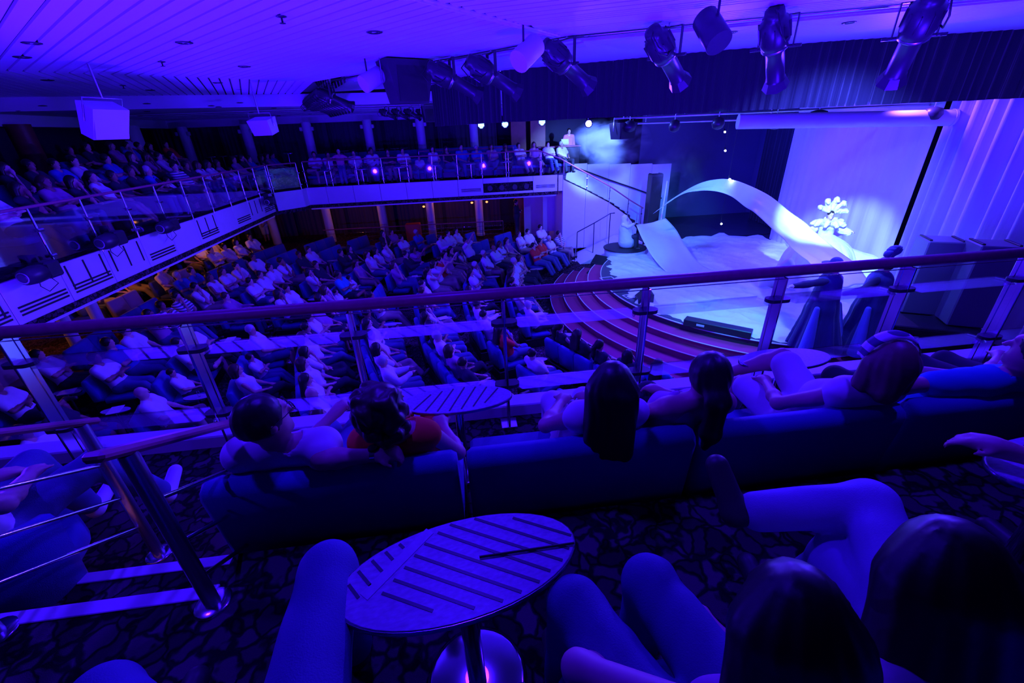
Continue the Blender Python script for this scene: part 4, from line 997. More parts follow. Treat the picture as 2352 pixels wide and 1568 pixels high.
def figure(J, female=False, fat=1.0, fine=False, curl=.35, hands=True, ears=True, handup=None):
    """named groups of body volumes"""
    g = {}
    hip, ch, nk, hd = J['hip'], J['chest'], J['neck'], J['head']; w = .8 if female else 1.0
    bx = (J['shr'] - J['shl']); bx = bx / np.linalg.norm(bx)
    t = [('c', hip - bx * .085, hip + bx * .085, .125 * fat, .125 * fat)]
    mid = lerp(hip, ch, .5)
    for s in (-1, 1): t += [('c', hip + bx * s * .06, ch + bx * s * .085 * (w * .3 + .7), .112 * fat, .108 * (.6 + .4 * fat)), ('c', ch + bx * s * .07, lerp(ch, nk, .62) + bx * s * .09 * w, .105, .07)]
    fwd = np.cross(A3(0, 0, 1), bx) if abs(bx[2]) < .9 else A3(0, 1, 0)
    if female:
        for s in (-1, 1): t.append(('e', ch + bx * s * .075 + fwd * .095 + A3(0, 0, .0), (.062, .06, .06), None, None, .05))
    if fat > 1.05: t.append(('e', mid + fwd * .06, (.15 * fat, .13 * fat, .15 * fat), None, None, .06))
    g['torso'] = t
    g['shoulder'] = [('c', J['shr'] - bx * .02, J['shl'] + bx * .02, .058, .058), ('c', J['shr'] - bx * .04, nk, .05, .045), ('c', J['shl'] + bx * .04, nk, .05, .045)]
    R = rotz(J['_yaw']) @ rotx(J['_nod']); f = R @ A3(0, 1, 0); u = R @ A3(0, 0, 1); sd = R @ A3(1, 0, 0)
    hs = .94 if female else 1.0
    g['neck'] = [('c', nk - A3(0, 0, .03), lerp(nk, hd, .55) - f * .015, .055 * hs, .052 * hs)]
    H = [('e', hd + u * .012 - f * .012, (.076 * hs, .096 * hs, .108 * hs), R), ('e', hd - u * .062 + f * .022, (.056 * hs, .062 * hs, .058 * hs), R, None, .03), ('c', hd - u * .098 + f * .07, hd - u * .098 + f * .068, .022, .022, .02)]
    H += [('c', hd + u * .01 + f * .085, hd - u * .032 + f * .112, .010, .015, .014)]                  # nose
    H += [('c', hd + u * .028 + f * .082 + sd * .03, hd + u * .028 + f * .082 - sd * .03, .014, .014, .02)]   # brow
    H += [('c', hd - u * .068 + f * .084 + sd * .018, hd - u * .068 + f * .084 - sd * .018, .0085, .0085, .008)]   # lips
    if ears:
        for s in (-1, 1): H.append(('e', hd + sd * s * .078 * hs - f * .012 - u * .006, (.012, .022, .032), R, None, .008))
    g['head'] = H; g['_hf'] = (hd, f, u, sd, R, hs)
    for s in 'rl':
        sh, el, wr = J['sh' + s], J['el' + s], J['wr' + s]; k = .88 if female else 1.0
        g['ua' + s] = [('c', sh, el, .052 * k, .041 * k)]
        g['fa' + s] = [('c', el, lerp(el, wr, .3), .042 * k, .043 * k), ('c', lerp(el, wr, .3), wr, .043 * k, .028 * k)]
        d = wr - el; up = A3(0, 0, 1) if handup is None or s not in handup else handup[s]
        if abs((d / np.linalg.norm(d)) @ up) > .93: up = A3(0, -1, 0)
        g['hd' + s] = hand_prims(wr, d, up, fine, curl, 1 if s == 'r' else -1)
        hp, kn, an, to = J['hp' + s], J['kn' + s], J['an' + s], J['to' + s]
        g['th' + s] = [('c', hp, kn, .088 * (.7 + .3 * fat), .058)]
        g['sh_' + s] = [('c', kn, lerp(kn, an, .3), .056, .055), ('c', lerp(kn, an, .3), an, .055, .037)]
        heel = an + (an - kn) / np.linalg.norm(an - kn) * .045
        g['ft' + s] = [('c', heel, to, .036, .030), ('c', an, heel, .036, .036)]
    return g
BODYK = ('torso', 'shoulder', 'neck', 'head', 'uar', 'far', 'hdr', 'ual', 'fal', 'hdl', 'thr', 'sh_r', 'ftr', 'thl', 'sh_l', 'ftl')
def infl(prims, e):
    out = []
    for p in prims:
        q = list(p)
        if p[0] == 'c': q[3] += e; q[4] += e
        else: q[2] = tuple(x + e for x in p[2])
        out.append(tuple(q))
    return out
def cutcone(p, t): return ('c', p[1], lerp(p[1], p[2], t), p[3], p[3] + (p[4] - p[3]) * t)
def wrinkle(f, amp, freq, seed):
    r = np.random.RandomState(seed); K = r.normal(size=(4, 3)) * freq; ph = r.uniform(0, 6, 4)
    def g(P):
        s_ = 0
        for i in range(4): s_ = s_ + np.sin(P @ K[i] + ph[i] + 1.5 * np.sin(P @ K[(i + 1) % 4] * .6))
        return f(P) + amp * s_ / 4
    return g
def person_meshes(name, g, h, sleeve='short', trousers='long', hair='short', skirt=None, seed=0, strap=False, shoe=True, fine=False):
    """returns [(part name, mesh)], body first"""
    out = []
    allp = [p for k in BODYK for p in g.get(k, [])]
    lo, hi = bounds(allp, .03)
    fb = field(allp, .028)
    if fine:                                    # eye sockets
        hd, fw, u, sd, R, hs = g['_hf']; ey = [hd + u * .006 + fw * .098 + sd * k for k in (-.03, .03)]
        def fb(P, f0=field(allp, .028)):
            d = f0(P)
            for e_ in ey: d = np.maximum(d, .013 - np.sqrt(((P - e_) ** 2).sum(1)))
            return d
    out.append(('body', sdf_mesh(name + '_body', fb, lo, hi, h, SKIN['mid'])))
    e = .010 + h * .35
    if sleeve != 'none':
        sp = infl(g['torso'] + ([] if sleeve == 'strap' else g['shoulder']), e)
        for s in 'rl':
            if sleeve == 'short': sp.append(cutcone(infl(g['ua' + s], e + .014)[0], .62))
            if sleeve == 'tank': pass
            if sleeve == 'long': sp += infl(g['ua' + s] + g['fa' + s], e + .006)
        lo, hi = bounds(sp, .04); f0 = field(sp, .035); f0 = wrinkle(f0, .006 if fine else .004, 22, seed + 5) if h < .03 else f0
        nk, hd = g['_hf'][0] - g['_hf'][2] * .17, g['_hf'][0]
        fn = f0
        def f(P, f0=f0, hd=hd, u=g['_hf'][2], ff=g['_hf'][1]):
            c = hd - u * .145 + ff * .03; r = .085 if sleeve in ('tank', 'strap') else .07
            return np.maximum(f0(P), r - np.sqrt(((P - c) ** 2).sum(1)))
        out.append(('shirt', sdf_mesh(name + '_shirt', f, lo, hi, h, SKIN['mid'])))
    if trousers != 'none':
        tp = infl(g['torso'][:1], e + .004)
        for s in 'rl':
            if trousers == 'long': tp += infl(g['th' + s], e + .006) + [('c', g['sh_' + s][0][1], lerp(g['sh_' + s][0][1], g['sh_' + s][1][2], .93), .062 + e, .052 + e)]
            else: tp.append(cutcone(infl(g['th' + s], e + .018)[0], .86 if trousers == 'shorts' else .7))
        if skirt: tp += skirt
        lo, hi = bounds(tp, .03); f = field(tp, .03); f = wrinkle(f, .005, 25, seed + 9)
        out.append(('trousers', sdf_mesh(name + '_trousers', f, lo, hi, h, SKIN['mid'])))
    if shoe:
        for s in 'rl':
            sh = infl(g['ft' + s], .010); lo, hi = bounds(sh, .03)
            out.append(('shoe', sdf_mesh(name + '_shoe', field(sh, .02), lo, hi, max(h * .8, .008), SKIN['mid'], 1)))
    if hair != 'bald':
        hd, fw, u, sd, R, hs = g['_hf']
        hp = [('e', hd + u * .022 - fw * .020, (.088 * hs, .104 * hs, .112 * hs), R)]
        face_r = .094
        if hair in ('bob', 'long', 'pony', 'curly'):
            hp = [('e', hd + u * .022 - fw * .024, (.097 * hs, .112 * hs, .118 * hs), R)]
        if hair == 'bob':
            for s in (-1, 1): hp.append(('c', hd + sd * s * .07 - fw * .03, hd + sd * s * .082 - u * .13 - fw * .03, .05, .042, .04))
            hp.append(('c', hd - fw * .07, hd - fw * .085 - u * .13, .07, .055, .04))
        if hair == 'curly':
            r_ = np.random.RandomState(seed)
            for i in range(70):
                a = r_.uniform(0, 2 * PI); z = r_.uniform(-.13, .11); rr = .098 * math.sqrt(max(.2, 1 - (z / .16) ** 2))
                p = hd + sd * math.cos(a) * rr + fw * (math.sin(a) * rr - .03) + u * z
                if (p - hd) @ fw < .04: hp.append(('c', p, p, (q_ := r_.uniform(.022, .034)), q_, .012))
        if hair == 'long':
            for s in (-1, 0, 1): hp.append(('c', hd + sd * s * .06 - fw * .06, hd + sd * s * .075 - fw * .13 - u * .30, .06, .045, .05))
        if hair == 'pony':
            q = hd - fw * .11 + u * .03; hp += [('c', q, q - fw * .04 - u * .06, .035, .05, .03), ('c', q - fw * .04 - u * .06, q - fw * .06 - u * .24, .05, .045, .03), ('c', q - fw * .06 - u * .24, q - fw * .05 - u * .36, .045, .015, .03)]
        lo, hi = bounds(hp, .03); f0 = field(hp, .03)
        if h < .016:
            rr = np.random.RandomState(seed); kx, ky = rr.uniform(120, 170), rr.uniform(90, 130)
            def f0b(P, f0=f0, hd=hd):
                q = P - hd; a = q @ sd; b = q @ fw; c = q @ u
                ang = np.arctan2(a, -b + .02)
                return f0(P) + .0022 * np.sin(ang * 22 + 3 * np.sin(c * 11))
        else: f0b = f0
        def fh(P, f0=f0b, hd=hd, fw=fw, u=u, sd=sd):
            q = P - hd; y = q @ fw; z = q @ u; x = q @ sd
            face = np.sqrt((x / .066) ** 2 + ((z + .05) / .105) ** 2)          # opening for the face
            cut = np.where(y > -.01, (1 - face) * .06, -1)
            low = -1 * np.ones(len(P))
            if hair == 'short': low = -(z + .055 + np.clip(y, -1, .0) * .3)          # hairline at the nape and above the ears
            return np.maximum(np.maximum(f0(P), cut), low)
        out.append(('hair', sdf_mesh(name + '_hair', fh, lo, hi, min(h, .016) if h > .016 else h, SKIN['mid'], 1)))
    return out
SKIN = {'mid': mat('skin_mid', (0.62, 0.36, 0.28), 0.5), 'dark': mat('skin_brown', (0.34, 0.17, 0.12), 0.5), 'pale': mat('skin_pale', (0.74, 0.48, 0.40), 0.5)}
HAIRM = {'dark': mat('hair_dark', (0.018, 0.010, 0.010), 0.42), 'brown': mat('hair_brown', (0.06, 0.028, 0.018), 0.42), 'grey': mat('hair_grey', (0.50, 0.48, 0.50), 0.5), 'fair': mat('hair_fair', (0.22, 0.13, 0.09), 0.45)}
FAB = {
    'white': mat('fabric_white', (0.80, 0.80, 0.82), 0.85), 'dark': mat('fabric_dark', (0.03, 0.03, 0.05), 0.85), 'blue': mat('fabric_blue', (0.06, 0.12, 0.55), 0.85),
    'purple': mat('fabric_mauve', (0.45, 0.16, 0.40), 0.85), 'red': mat('fabric_red', (0.85, 0.04, 0.04), 0.8), 'teal': mat('fabric_teal', (0.03, 0.38, 0.55), 0.85),
    'grey': mat('fabric_grey', (0.32, 0.34, 0.40), 0.85), 'pink': mat('fabric_pink', (0.80, 0.22, 0.42), 0.85), 'jeans': mat('fabric_denim', (0.09, 0.12, 0.30), 0.85, bump=.2, bscale=250),
    'lightjeans': mat('fabric_pale_denim', (0.34, 0.38, 0.62), 0.85, bump=.2, bscale=250), 'khaki': mat('fabric_khaki', (0.35, 0.28, 0.24), 0.85), 'cream': mat('fabric_cream', (0.78, 0.62, 0.40), 0.85),
    'stripe': stripe_mat('fabric_striped', (0.80, 0.80, 0.84), (0.10, 0.10, 0.20), 16.0), 'orange': mat('fabric_orange', (0.95, 0.10, 0.03), 0.8), 'shoe': mat('shoe_leather', (0.05, 0.04, 0.04), 0.5)}
FABWORD = {'white': 'white', 'dark': 'dark', 'blue': 'blue', 'purple': 'mauve', 'red': 'red', 'teal': 'teal', 'grey': 'grey', 'pink': 'pink', 'stripe': 'striped', 'cream': 'cream', 'orange': 'orange'}
def set_mat(o, m):
    if len(o.material_slots): o.material_slots[0].link = 'OBJECT'; o.material_slots[0].material = m
def put_person(parts, loc, rz, skin, cols, label, group=None, scale=1.0, name='person'):
    root = bpy.data.objects.new(name, parts[0][1]); COL.objects.link(root); set_mat(root, SKIN[skin])
    root.location = loc; root.rotation_euler = (0, 0, rz); root.scale = (scale,) * 3
    tag(root, label, 'person', group)
    for nm, me in parts[1:]:
        c = bpy.data.objects.new(nm, me); COL.objects.link(c); c.parent = root
        set_mat(c, HAIRM[cols['hair']] if nm == 'hair' else FAB[cols.get(nm, 'dark')])
    return root

# ------------------------------------------------------------------ people in the near rows (joints given from the hip, x along the row, y to the rail)
def near(u, v, z, label, skin, cols, hair, sleeve, trou, over=None, arms='lap', legs='flat', recline=.3, yaw=0., nod=0., fem=False, scale=1.0, h=.011, seed=1, fat=1.0, rz=0.0, curl=.35, shoe=True, handup=None, strap=None):
    J = skeleton(arms, legs, recline, yaw, nod, fem, over=None)
    if over:
        for k, p in over.items():
            J[k] = (A3(*p) - A3(u, v, z)) / scale if not k.startswith('_') else p
        for s in 'rl':
            if 'an' + s in over and 'to' + s not in over:
                dd = J['an' + s] - J['kn' + s]; dd /= np.linalg.norm(dd); fw = A3(0, 1, 0) - dd * dd[1]
                if np.linalg.norm(fw) < .3: fw = A3(0, 0, 1) - dd * dd[2]
                J['to' + s] = J['an' + s] + fw / np.linalg.norm(fw) * .17 + dd * .04
    g = figure(J, fem, fat, True, curl, handup=handup)
    ps = person_meshes('near_person', g, h, sleeve, trou, hair, seed=seed, fine=True, shoe=shoe)
    o = put_person(ps, W(u, v, z), A6 + rz, skin, cols, label, None, scale)
    return o, J, g
def PXZ(x, y, z): u, v = UV(ATZ(x, y, z)); return (u, v, z)
ZS = ZN1 - .04
# man with his arm along the sofa back
hx = PXZ(592, 955, 4.36)
o, J, g = near(-.90, 1.90, ZS, 'man in a white T-shirt and glasses resting a watched arm along the sofa', 'mid', {'hair': 'dark', 'shirt': 'white', 'trousers': 'jeans', 'shoe': 'shoe'}, 'short', 'short', 'shorts',
     {'elr': (-.70, 1.52, 4.04), 'wrr': (-.46, 1.50, 4.05), 'ell': (-1.08, 1.95, 3.70), 'wrl': (-.84, 2.12, 3.86), 'knr': (-.72, 2.32, 3.66), 'anr': (-.76, 2.42, 3.22), 'knl': (-.95, 2.30, 3.64), 'anl': (-.97, 2.40, 3.22)}, recline=.24, yaw=-.75, seed=2, curl=.9)
hd, fw, up_, sd, R_, hs_ = g['_hf']
t = MB()
for s in (-1, 1):
    c = hd + fw * .108 + sd * s * .033 + up_ * .008; t.path([c + sd * math.cos(a) * .024 + up_ * math.sin(a) * .018 for a in [2 * PI * k / 14 for k in range(14)]], .0022, 6, True)
    t.path([hd + fw * .105 + sd * s * .058 + up_ * .012, hd + fw * .05 + sd * s * .082 + up_ * .012, hd - fw * .02 + sd * s * .086 + up_ * .004], .0022, 6)
gl = t.build('glasses', BLACK, o); gl['kind'] = 'stuff'
w_, e_ = J['wrr'], J['elr']; d_ = (w_ - e_) / np.linalg.norm(w_ - e_); c_ = w_ - d_ * .01
t = MB(); t.tube(Vector(c_ - d_ * .011), Vector(c_ + d_ * .011), .036, .035, n=18); wt = t.build('wristwatch', CHROME, o)
t = MB(); t.tube(Vector(c_ + A3(0, 0, .033)), Vector(c_ + A3(0, 0, .044)), .021, n=18); t.build('watch_face', BLACK, wt)
# woman in orange
o, J, g = near(-.40, 1.90, ZS, 'curly-haired woman in an orange sleeveless dress beside the man', 'mid', {'hair': 'brown', 'shirt': 'orange', 'trousers': 'orange', 'shoe': 'shoe'}, 'curly', 'tank', 'shorts',
     {'wrr': (-.22, 2.10, 3.72), 'elr': (-.13, 1.84, 3.72)}, recline=.24, yaw=-.5, fem=True, seed=4)
# woman in lace with long dark hair
near(.62, 1.90, ZS, 'woman in a white lace top with a long dark plait', 'mid', {'hair': 'dark', 'shirt': 'white', 'trousers': 'white', 'shoe': 'shoe'}, 'long', 'tank', 'long', None, 'lap', 'flat', .24, -.35, 0, True, seed=6)
near(1.08, 1.90, ZS, 'woman in a strap top with a thick dark ponytail', 'mid', {'hair': 'dark', 'shirt': 'purple', 'trousers': 'dark', 'shoe': 'shoe'}, 'pony', 'strap', 'long', None, 'lap', 'flat', .24, -.15, 0, True, seed=7)
# fair-haired woman with a headband, leg drawn up
o, J, g = near(1.98, 1.88, ZS, 'fair-haired woman with a wide headband and a white top', 'mid', {'hair': 'fair', 'shirt': 'white', 'trousers': 'white', 'shoe': 'shoe'}, 'bob', 'tank', 'shorts',
     {'knr': (2.10, 2.30, 3.84), 'anr': (1.86, 2.50, 3.62), 'knl': (1.86, 2.32, 3.64), 'anl': (1.86, 2.40, 3.20), 'elr': (2.10, 1.92, 3.74), 'wrr': (2.06, 2.14, 3.80)}, recline=.26, yaw=-.35, fem=True, seed=9)
hd, fw, up_, sd, R_, hs_ = g['_hf']; pts = []
for k in range(25):
    a = -1.75 + 3.5 * k / 24; pts.append(hd + up_ * (.022 + .125 * math.cos(a)) + sd * .106 * math.sin(a) + fw * .02)
vs = []
for p in pts:
    for dy in (-.035, -.012, .012, .035): vs.append(Vector(p + fw * dy + up_ * (.003 if abs(dy) < .02 else -.006)))
n_ = 4; hb = mesh_obj('headband', vs, [(i * n_ + j, i * n_ + j + 1, (i + 1) * n_ + j + 1, (i + 1) * n_ + j) for i in range(24) for j in range(3)], FAB['stripe'], o, True)
md = hb.modifiers.new('thickness', 'SOLIDIFY'); md.thickness = .004
# man in teal further along the sofa
near(2.78, 1.88, ZS, 'man in a teal shirt lounging along the front sofa', 'mid', {'hair': 'dark', 'shirt': 'teal', 'trousers': 'dark', 'shoe': 'shoe'}, 'short', 'short', 'long',
     {'ell': (2.26, 1.62, 4.02), 'wrl': (2.10, 1.60, 4.03)}, 'lap', 'wide', .30, .3, 0, False, seed=10, fat=1.05)
near(3.40, 1.90, ZS, 'person at the end of the front sofa turned to the stage', 'mid', {'hair': 'brown', 'shirt': 'purple', 'trousers': 'dark', 'shoe': 'shoe'}, 'bob', 'short', 'long', None, 'chin', 'flat', .12, -.5, 0, True, seed=12, h=.014)
# second row: two girls, the owner of the jeans leg, the resting hand
ZQ = ZN2 + .02
o, J, g = near(.47, .24, ZQ, 'dark-haired girl leaning forward with a bracelet on her bent arm', 'pale', {'hair': 'dark', 'shirt': 'purple', 'trousers': 'jeans', 'shoe': 'shoe'}, 'long', 'tank', 'long',
     {'head': (.52, .395, 4.50), 'neck': (.52, .31, 4.36), 'chest': (.50, .27, 4.16), 'shr': (.66, .30, 4.31), 'shl': (.37, .34, 4.31), 'ell': (.17, .50, 4.22), 'wrl': (.30, .50, 4.10), 'elr': (.72, .42, 4.10), 'wrr': (.56, .56, 4.12),
      'knl': (.21, .67, 4.16), 'anl': (.19, .70, 3.70), 'knr': (.43, .70, 4.16), 'anr': (.43, .72, 3.70)}, recline=0, yaw=-.4, nod=-.1, fem=True, scale=.92, seed=21, h=.010)
w_, e_ = J['wrl'], J['ell']; d_ = (w_ - e_) / np.linalg.norm(w_ - e_); c_ = w_ - d_ * .03
t = MB(); t.tube(Vector(c_ - d_ * .004), Vector(c_ + d_ * .004), .036, n=18); t.build('bracelet', BLACK, o)
o, J, g = near(.95, .26, ZQ, 'dark-haired girl in blue jeans with an ankle across her knee', 'mid', {'hair': 'dark', 'shirt': 'white', 'trousers': 'lightjeans', 'shoe': 'shoe'}, 'long', 'short', 'long',
     {'head': (.84, .42, 4.52), 'neck': (.86, .33, 4.38), 'chest': (.90, .28, 4.16), 'shr': (1.03, .31, 4.31), 'shl': (.70, .33, 4.34), 'ell': (.70, .42, 4.08), 'wrl': (.86, .56, 4.05), 'elr': (1.22, .40, 4.18), 'wrr': (1.36, .56, 4.12),
      'knl': (1.20, .82, 4.20), 'anl': (.86, .90, 4.14), 'tol': (.80, 1.02, 4.24), 'knr': (1.06, .74, 4.06), 'anr': (1.02, .84, 3.70), 'hpl': (.90, .27, 4.14)}, recline=0, yaw=-.55, nod=-.1, fem=True, scale=.95, seed=23, h=.010)
near(-.52, .36, ZQ, 'person in blue jeans whose knee stands beside the speckled table', 'mid', {'hair': 'dark', 'shirt': 'dark', 'trousers': 'jeans', 'shoe': 'shoe'}, 'short', 'short', 'long',
     {'knr': (-.47, .86, 4.18), 'anr': (-.50, .90, 3.72), 'knl': (-.98, .66, 4.08), 'anl': (-1.02, .72, 3.70), 'ell': (-.85, .05, 4.05), 'wrl': (-.72, .22, 4.22), 'elr': (-.20, .0, 4.05), 'wrr': (-.34, .2, 4.25)}, 'lap', 'flat', .42, 0, 0, False, seed=25)
near(2.25, .34, ZQ, 'person resting a hand on the pale round table', 'mid', {'hair': 'brown', 'shirt': 'dark', 'trousers': 'dark', 'shoe': 'shoe'}, 'short', 'short', 'long',
     {'ell': (1.98, .62, 4.28), 'wrl': (1.76, .90, 4.27)}, 'lap', 'flat', .25, 0, 0, False, seed=27, h=.012)
near(-2.42, 1.68, ZS + .04, 'person in white with blue jeans sitting in the tub chair', 'mid', {'hair': 'dark', 'shirt': 'white', 'trousers': 'jeans', 'shoe': 'white'}, 'short', 'short', 'long',
     {'knr': (-2.12, 2.06, 3.74), 'anr': (-2.06, 2.26, 3.30), 'knl': (-2.52, 2.14, 3.72), 'anl': (-2.50, 2.26, 3.26)}, 'lap', 'flat', .12, 0, 0, False, seed=29, h=.013)
# the sofa they sit on
for i, (a, b) in enumerate(((-1.0, .1), (.12, 1.3), (1.32, 2.7))):
    s = sofa('sofa', b - a - .02, ('blue sofa seat under the person in blue jeans', 'blue sofa seat under the two dark-haired girls', 'blue sofa seat under the person resting a hand')[i], 'second row of the balcony'); s.location = W((a + b) / 2, .30, ZN2); s.rotation_euler = (0, 0, A6)

# ------------------------------------------------------------------ performers
def costume(name, prims, m, parent, h=.02, k=.05, amp=.0, freq=14, seed=1, extra=None):
    lo, hi = bounds(prims, .05); f = field(prims, k)
    if amp: f = wrinkle(f, amp, freq, seed)
    if extra: f = extra(f)
    me = sdf_mesh(name, f, lo, hi, h, m, 1, 2.6); o = bpy.data.objects.new(name, me); COL.objects.link(o); o.parent = parent; return o
CLOAK = cloth_mat('dark_blue_cloak', (0.035, 0.04, 0.14), .5, 8.0, (1, 1, .05))
CLOAK2 = cloth_mat('blue_cloak_lining', (0.16, 0.22, 0.60), .5, 8.0, (1, 1, .05))
DRESS = cloth_mat('white_gown', (0.85, 0.86, 0.85), .6, 5.0, (1, 1, .3), .6)
FEATH = mat('white_feathers', (0.85, 0.86, 0.86), .8, bump=.8, bscale=60)
def folds(cx, cy, n, amp, z1):
    def ex(f):
        def g(P):
            a = np.arctan2(P[:, 1] - cy, P[:, 0] - cx); k = np.clip((z1 - P[:, 2]) / z1, 0, 1)
            return f(P) + amp * k * (np.sin(a * n) + .5 * np.sin(a * n * 1.7 + 1))
        return g
    return ex
def performer(u, v, z, rz, label, J, cols, sleeve, hair, skin='mid', scale=1.0, seed=3, fem=False, h=.016):
    g = figure(J, fem, 1.0, True); ps = person_meshes('performer', g, h, sleeve, 'long', hair, seed=seed, fine=True)
    return put_person(ps, W(u, v, z), A6 + rz, skin, cols, label, None, scale), g
def cone_cloth(z0, z1, r0, r1, c=(0, 0)): return [('c', (c[0], c[1], z1), (c[0], c[1], z0 + r0 * .0), r1, r0, .05)]
# two cloaked figures at the stage edge, backs to the balcony
def cloaked(u, v, rz, label, top, hat, over, seed):
    J = skeleton('down', 'flat', stand=True, over=over); sc = 1.0
    o, g = performer(u, v, ZST + .01, rz, label, J, {'hair': 'dark', 'shirt': 'dark', 'trousers': 'dark', 'shoe': 'shoe'}, 'long', 'short', 'mid', top, seed)
    def flat(f):
        def q(P): return np.maximum(f(P), .015 - P[:, 2])
        return q
    pr = [('c', (0, 0, 1.36), (0, 0, .80), .20, .27), ('c', (0, 0, .8), (0, -.06, .02), .27, .46), ('c', (-.16, 0, 1.40), (.16, 0, 1.40), .10, .10)]
    costume('cloak', pr, CLOAK, o, .022, .06, 0, extra=lambda f: flat(folds(0, 0, 11, .035, 1.2)(f)))
    pr = [('c', (.30, -.10, .9), (.42, -.22, .03), .05, .14), ('c', (-.30, -.10, .9), (-.44, -.2, .03), .05, .13)]
    for p in pr: costume('cloak_panel', [p], CLOAK2, o, .022, .05, extra=flat)
    hd, f, up_, sd, R, hs = g['_hf']
    if hat == 'brim':
        costume('hat', [('e', hd + up_ * .085, (.20, .24, .03), R), ('e', hd + up_ * .12, (.10, .11, .10), R)], CLOAK, o, .014, .03)
    else:
        costume('hat', [('e', hd + up_ * .06, (.17, .19, .04), R), ('e', hd + up_ * .10, (.11, .12, .08), R)], CLOAK, o, .014, .03)
        r_ = random.Random(seed)
        for k in range(6):
            a = -.9 + k * .36; b = hd + up_ * .14; q = b + (sd * math.sin(a) + up_ * math.cos(a)) * .20 - f * .03
            costume('plume', [('c', b, q, .025, .055), ('c', q, q + up_ * .04 - f * .05, .055, .03)], CLOAK, o, .016, .03, .006, 40, k)
    return o
cloaked(7.36, 7.41, .25, 'cloaked figure in a dark brimmed hat stretching an arm toward the silk', 1.08, 'brim', {'ell': (-.45, .10, 1.36), 'wrl': (-.70, .18, 1.34), 'elr': (.34, .06, 1.20), 'wrr': (.26, .30, 1.12)}, 31)
cloaked(8.26, 7.2, .35, 'cloaked figure in a plumed dark hat beside the silk', 1.10, 'plume', {'ell': (-.36, .06, 1.22), 'wrl': (-.42, .30, 1.10), 'elr': (.36, .02, 1.20), 'wrr': (.34, .24, 1.02)}, 33)
# gowned performer on the high silk dress
LU, LV = 10.25, 10.95
J = skeleton('down', 'flat', stand=True, over={'elr': (.34, .02, 1.26), 'wrr': (.52, .16, 1.20), 'ell': (-.34, .02, 1.26), 'wrl': (-.50, .16, 1.22)}, female=True)
o, g = performer(LU, LV, ZST + .42, PI - .3, 'performer in an immense white gown with a feathered collar and headdress', J, {'hair': 'dark', 'shirt': 'white', 'trousers': 'white', 'shoe': 'shoe'}, 'long', 'short', 'pale', 1.0, 41, True)
def gown(f):
    def q(P):
        a = np.arctan2(P[:, 1], P[:, 0]); k = np.clip((1.0 - P[:, 2]) / 1.4, 0, 1)
        return np.maximum(f(P) + .05 * k * (np.sin(a * 17) + .6 * np.sin(a * 29 + 1.3)), -.40 - P[:, 2] + 0)
    return q
costume('gown', [('c', (0, 0, 1.02), (0, 0, .70), .15, .40), ('c', (0, 0, .70), (.0, 0, .15), .40, .92), ('c', (0, 0, .15), (0, .1, -.42), .92, 1.30)], DRESS, o, .035, .1, extra=gown)
costume('gown_train', [('c', (-.3, 0, .55), (-1.25, .1, .12), .30, .38), ('c', (-1.25, .1, .12), (-1.7, .1, -.30), .38, .30), ('c', (.2, .1, .5), (1.35, .35, -.25), .35, .25)], DRESS, o, .035, .12, extra=gown)
hd, f, up_, sd, R, hs = g['_hf']; r_ = random.Random(3)
def plume(name, pts, r0, r1, k):
    costume(name, [('c', A3(*pts[i]), A3(*pts[i + 1]), r0 + (r1 - r0) * i / (len(pts) - 1), r0 + (r1 - r0) * (i + 1) / (len(pts) - 1)) for i in range(len(pts) - 1)], FEATH, o, .018, .03, .02, 38, k)
def P_(x, y, z): return hd + sd * x + f * y + up_ * z
for k, (x, z) in enumerate(((-.30, .10), (-.22, .30), (-.05, .40), (.14, .36), (.26, .20))):       # curling plumes of the headdress
    plume('headdress_plume', [P_(x * .35, -.05, .06 + z * .25), P_(x * .8, -.07, z * .8), P_(x * 1.15, -.04, z * 1.05), P_(x * 1.2, .03, z * .92)], .075, .05, k)
for k in range(9):
    a = .4 + 2 * PI * k / 9; c = (0, 0, -.23)
    plume('collar_plume', [P_(.16 * math.cos(a), .13 * math.sin(a), -.22), P_(.30 * math.cos(a), .24 * math.sin(a), -.19 + .03 * math.sin(a * 2)), P_(.40 * math.cos(a), .30 * math.sin(a), -.26)], .09, .055, 20 + k)
for s_ in (-1, 1): plume('sleeve_frill', [P_(s_ * .34, .03, -.40), P_(s_ * .42, .06, -.42), P_(s_ * .50, .14, -.46)], .10, .09, 40 + s_)
# hooded performer on the podium
J = skeleton('down', 'flat', recline=-.15, over={'wrl': (-.24, .30, .55), 'ell': (-.30, .08, .78), 'elr': (.26, .16, .95), 'wrr': (.30, .38, 1.10)})
o, g = performer(6.3, 15.95, 1.01 - .06, -PI / 2 - .6, 'hooded performer in a pale robe kneeling on the round podium', J, {'hair': 'dark', 'shirt': 'white', 'trousers': 'dark', 'shoe': 'shoe'}, 'long', 'bald', 'mid', .92, 43)
hd, f, up_, sd, R, hs = g['_hf']
def hoodcut(fn):
    def q(P):
        d = P - (hd + f * .13 - up_ * .02); return np.maximum(np.maximum(fn(P), .085 - np.sqrt((d ** 2).sum(1))), .07 - P[:, 2])
    return q
costume('robe', [('e', hd + up_ * .01 - f * .03, (.13, .145, .155), R), ('c', hd + up_ * .1 - f * .04, hd + up_ * .17 - f * .07, .08, .02), ('c', hd - up_ * .12, (0, -.02, .80), .16, .26), ('c', (0, -.02, .80), (0, .08, .30), .26, .36)], mat('pale_robe', (.70, .76, .70), .8), o, .02, .05, .006, 20, 2, hoodcut)

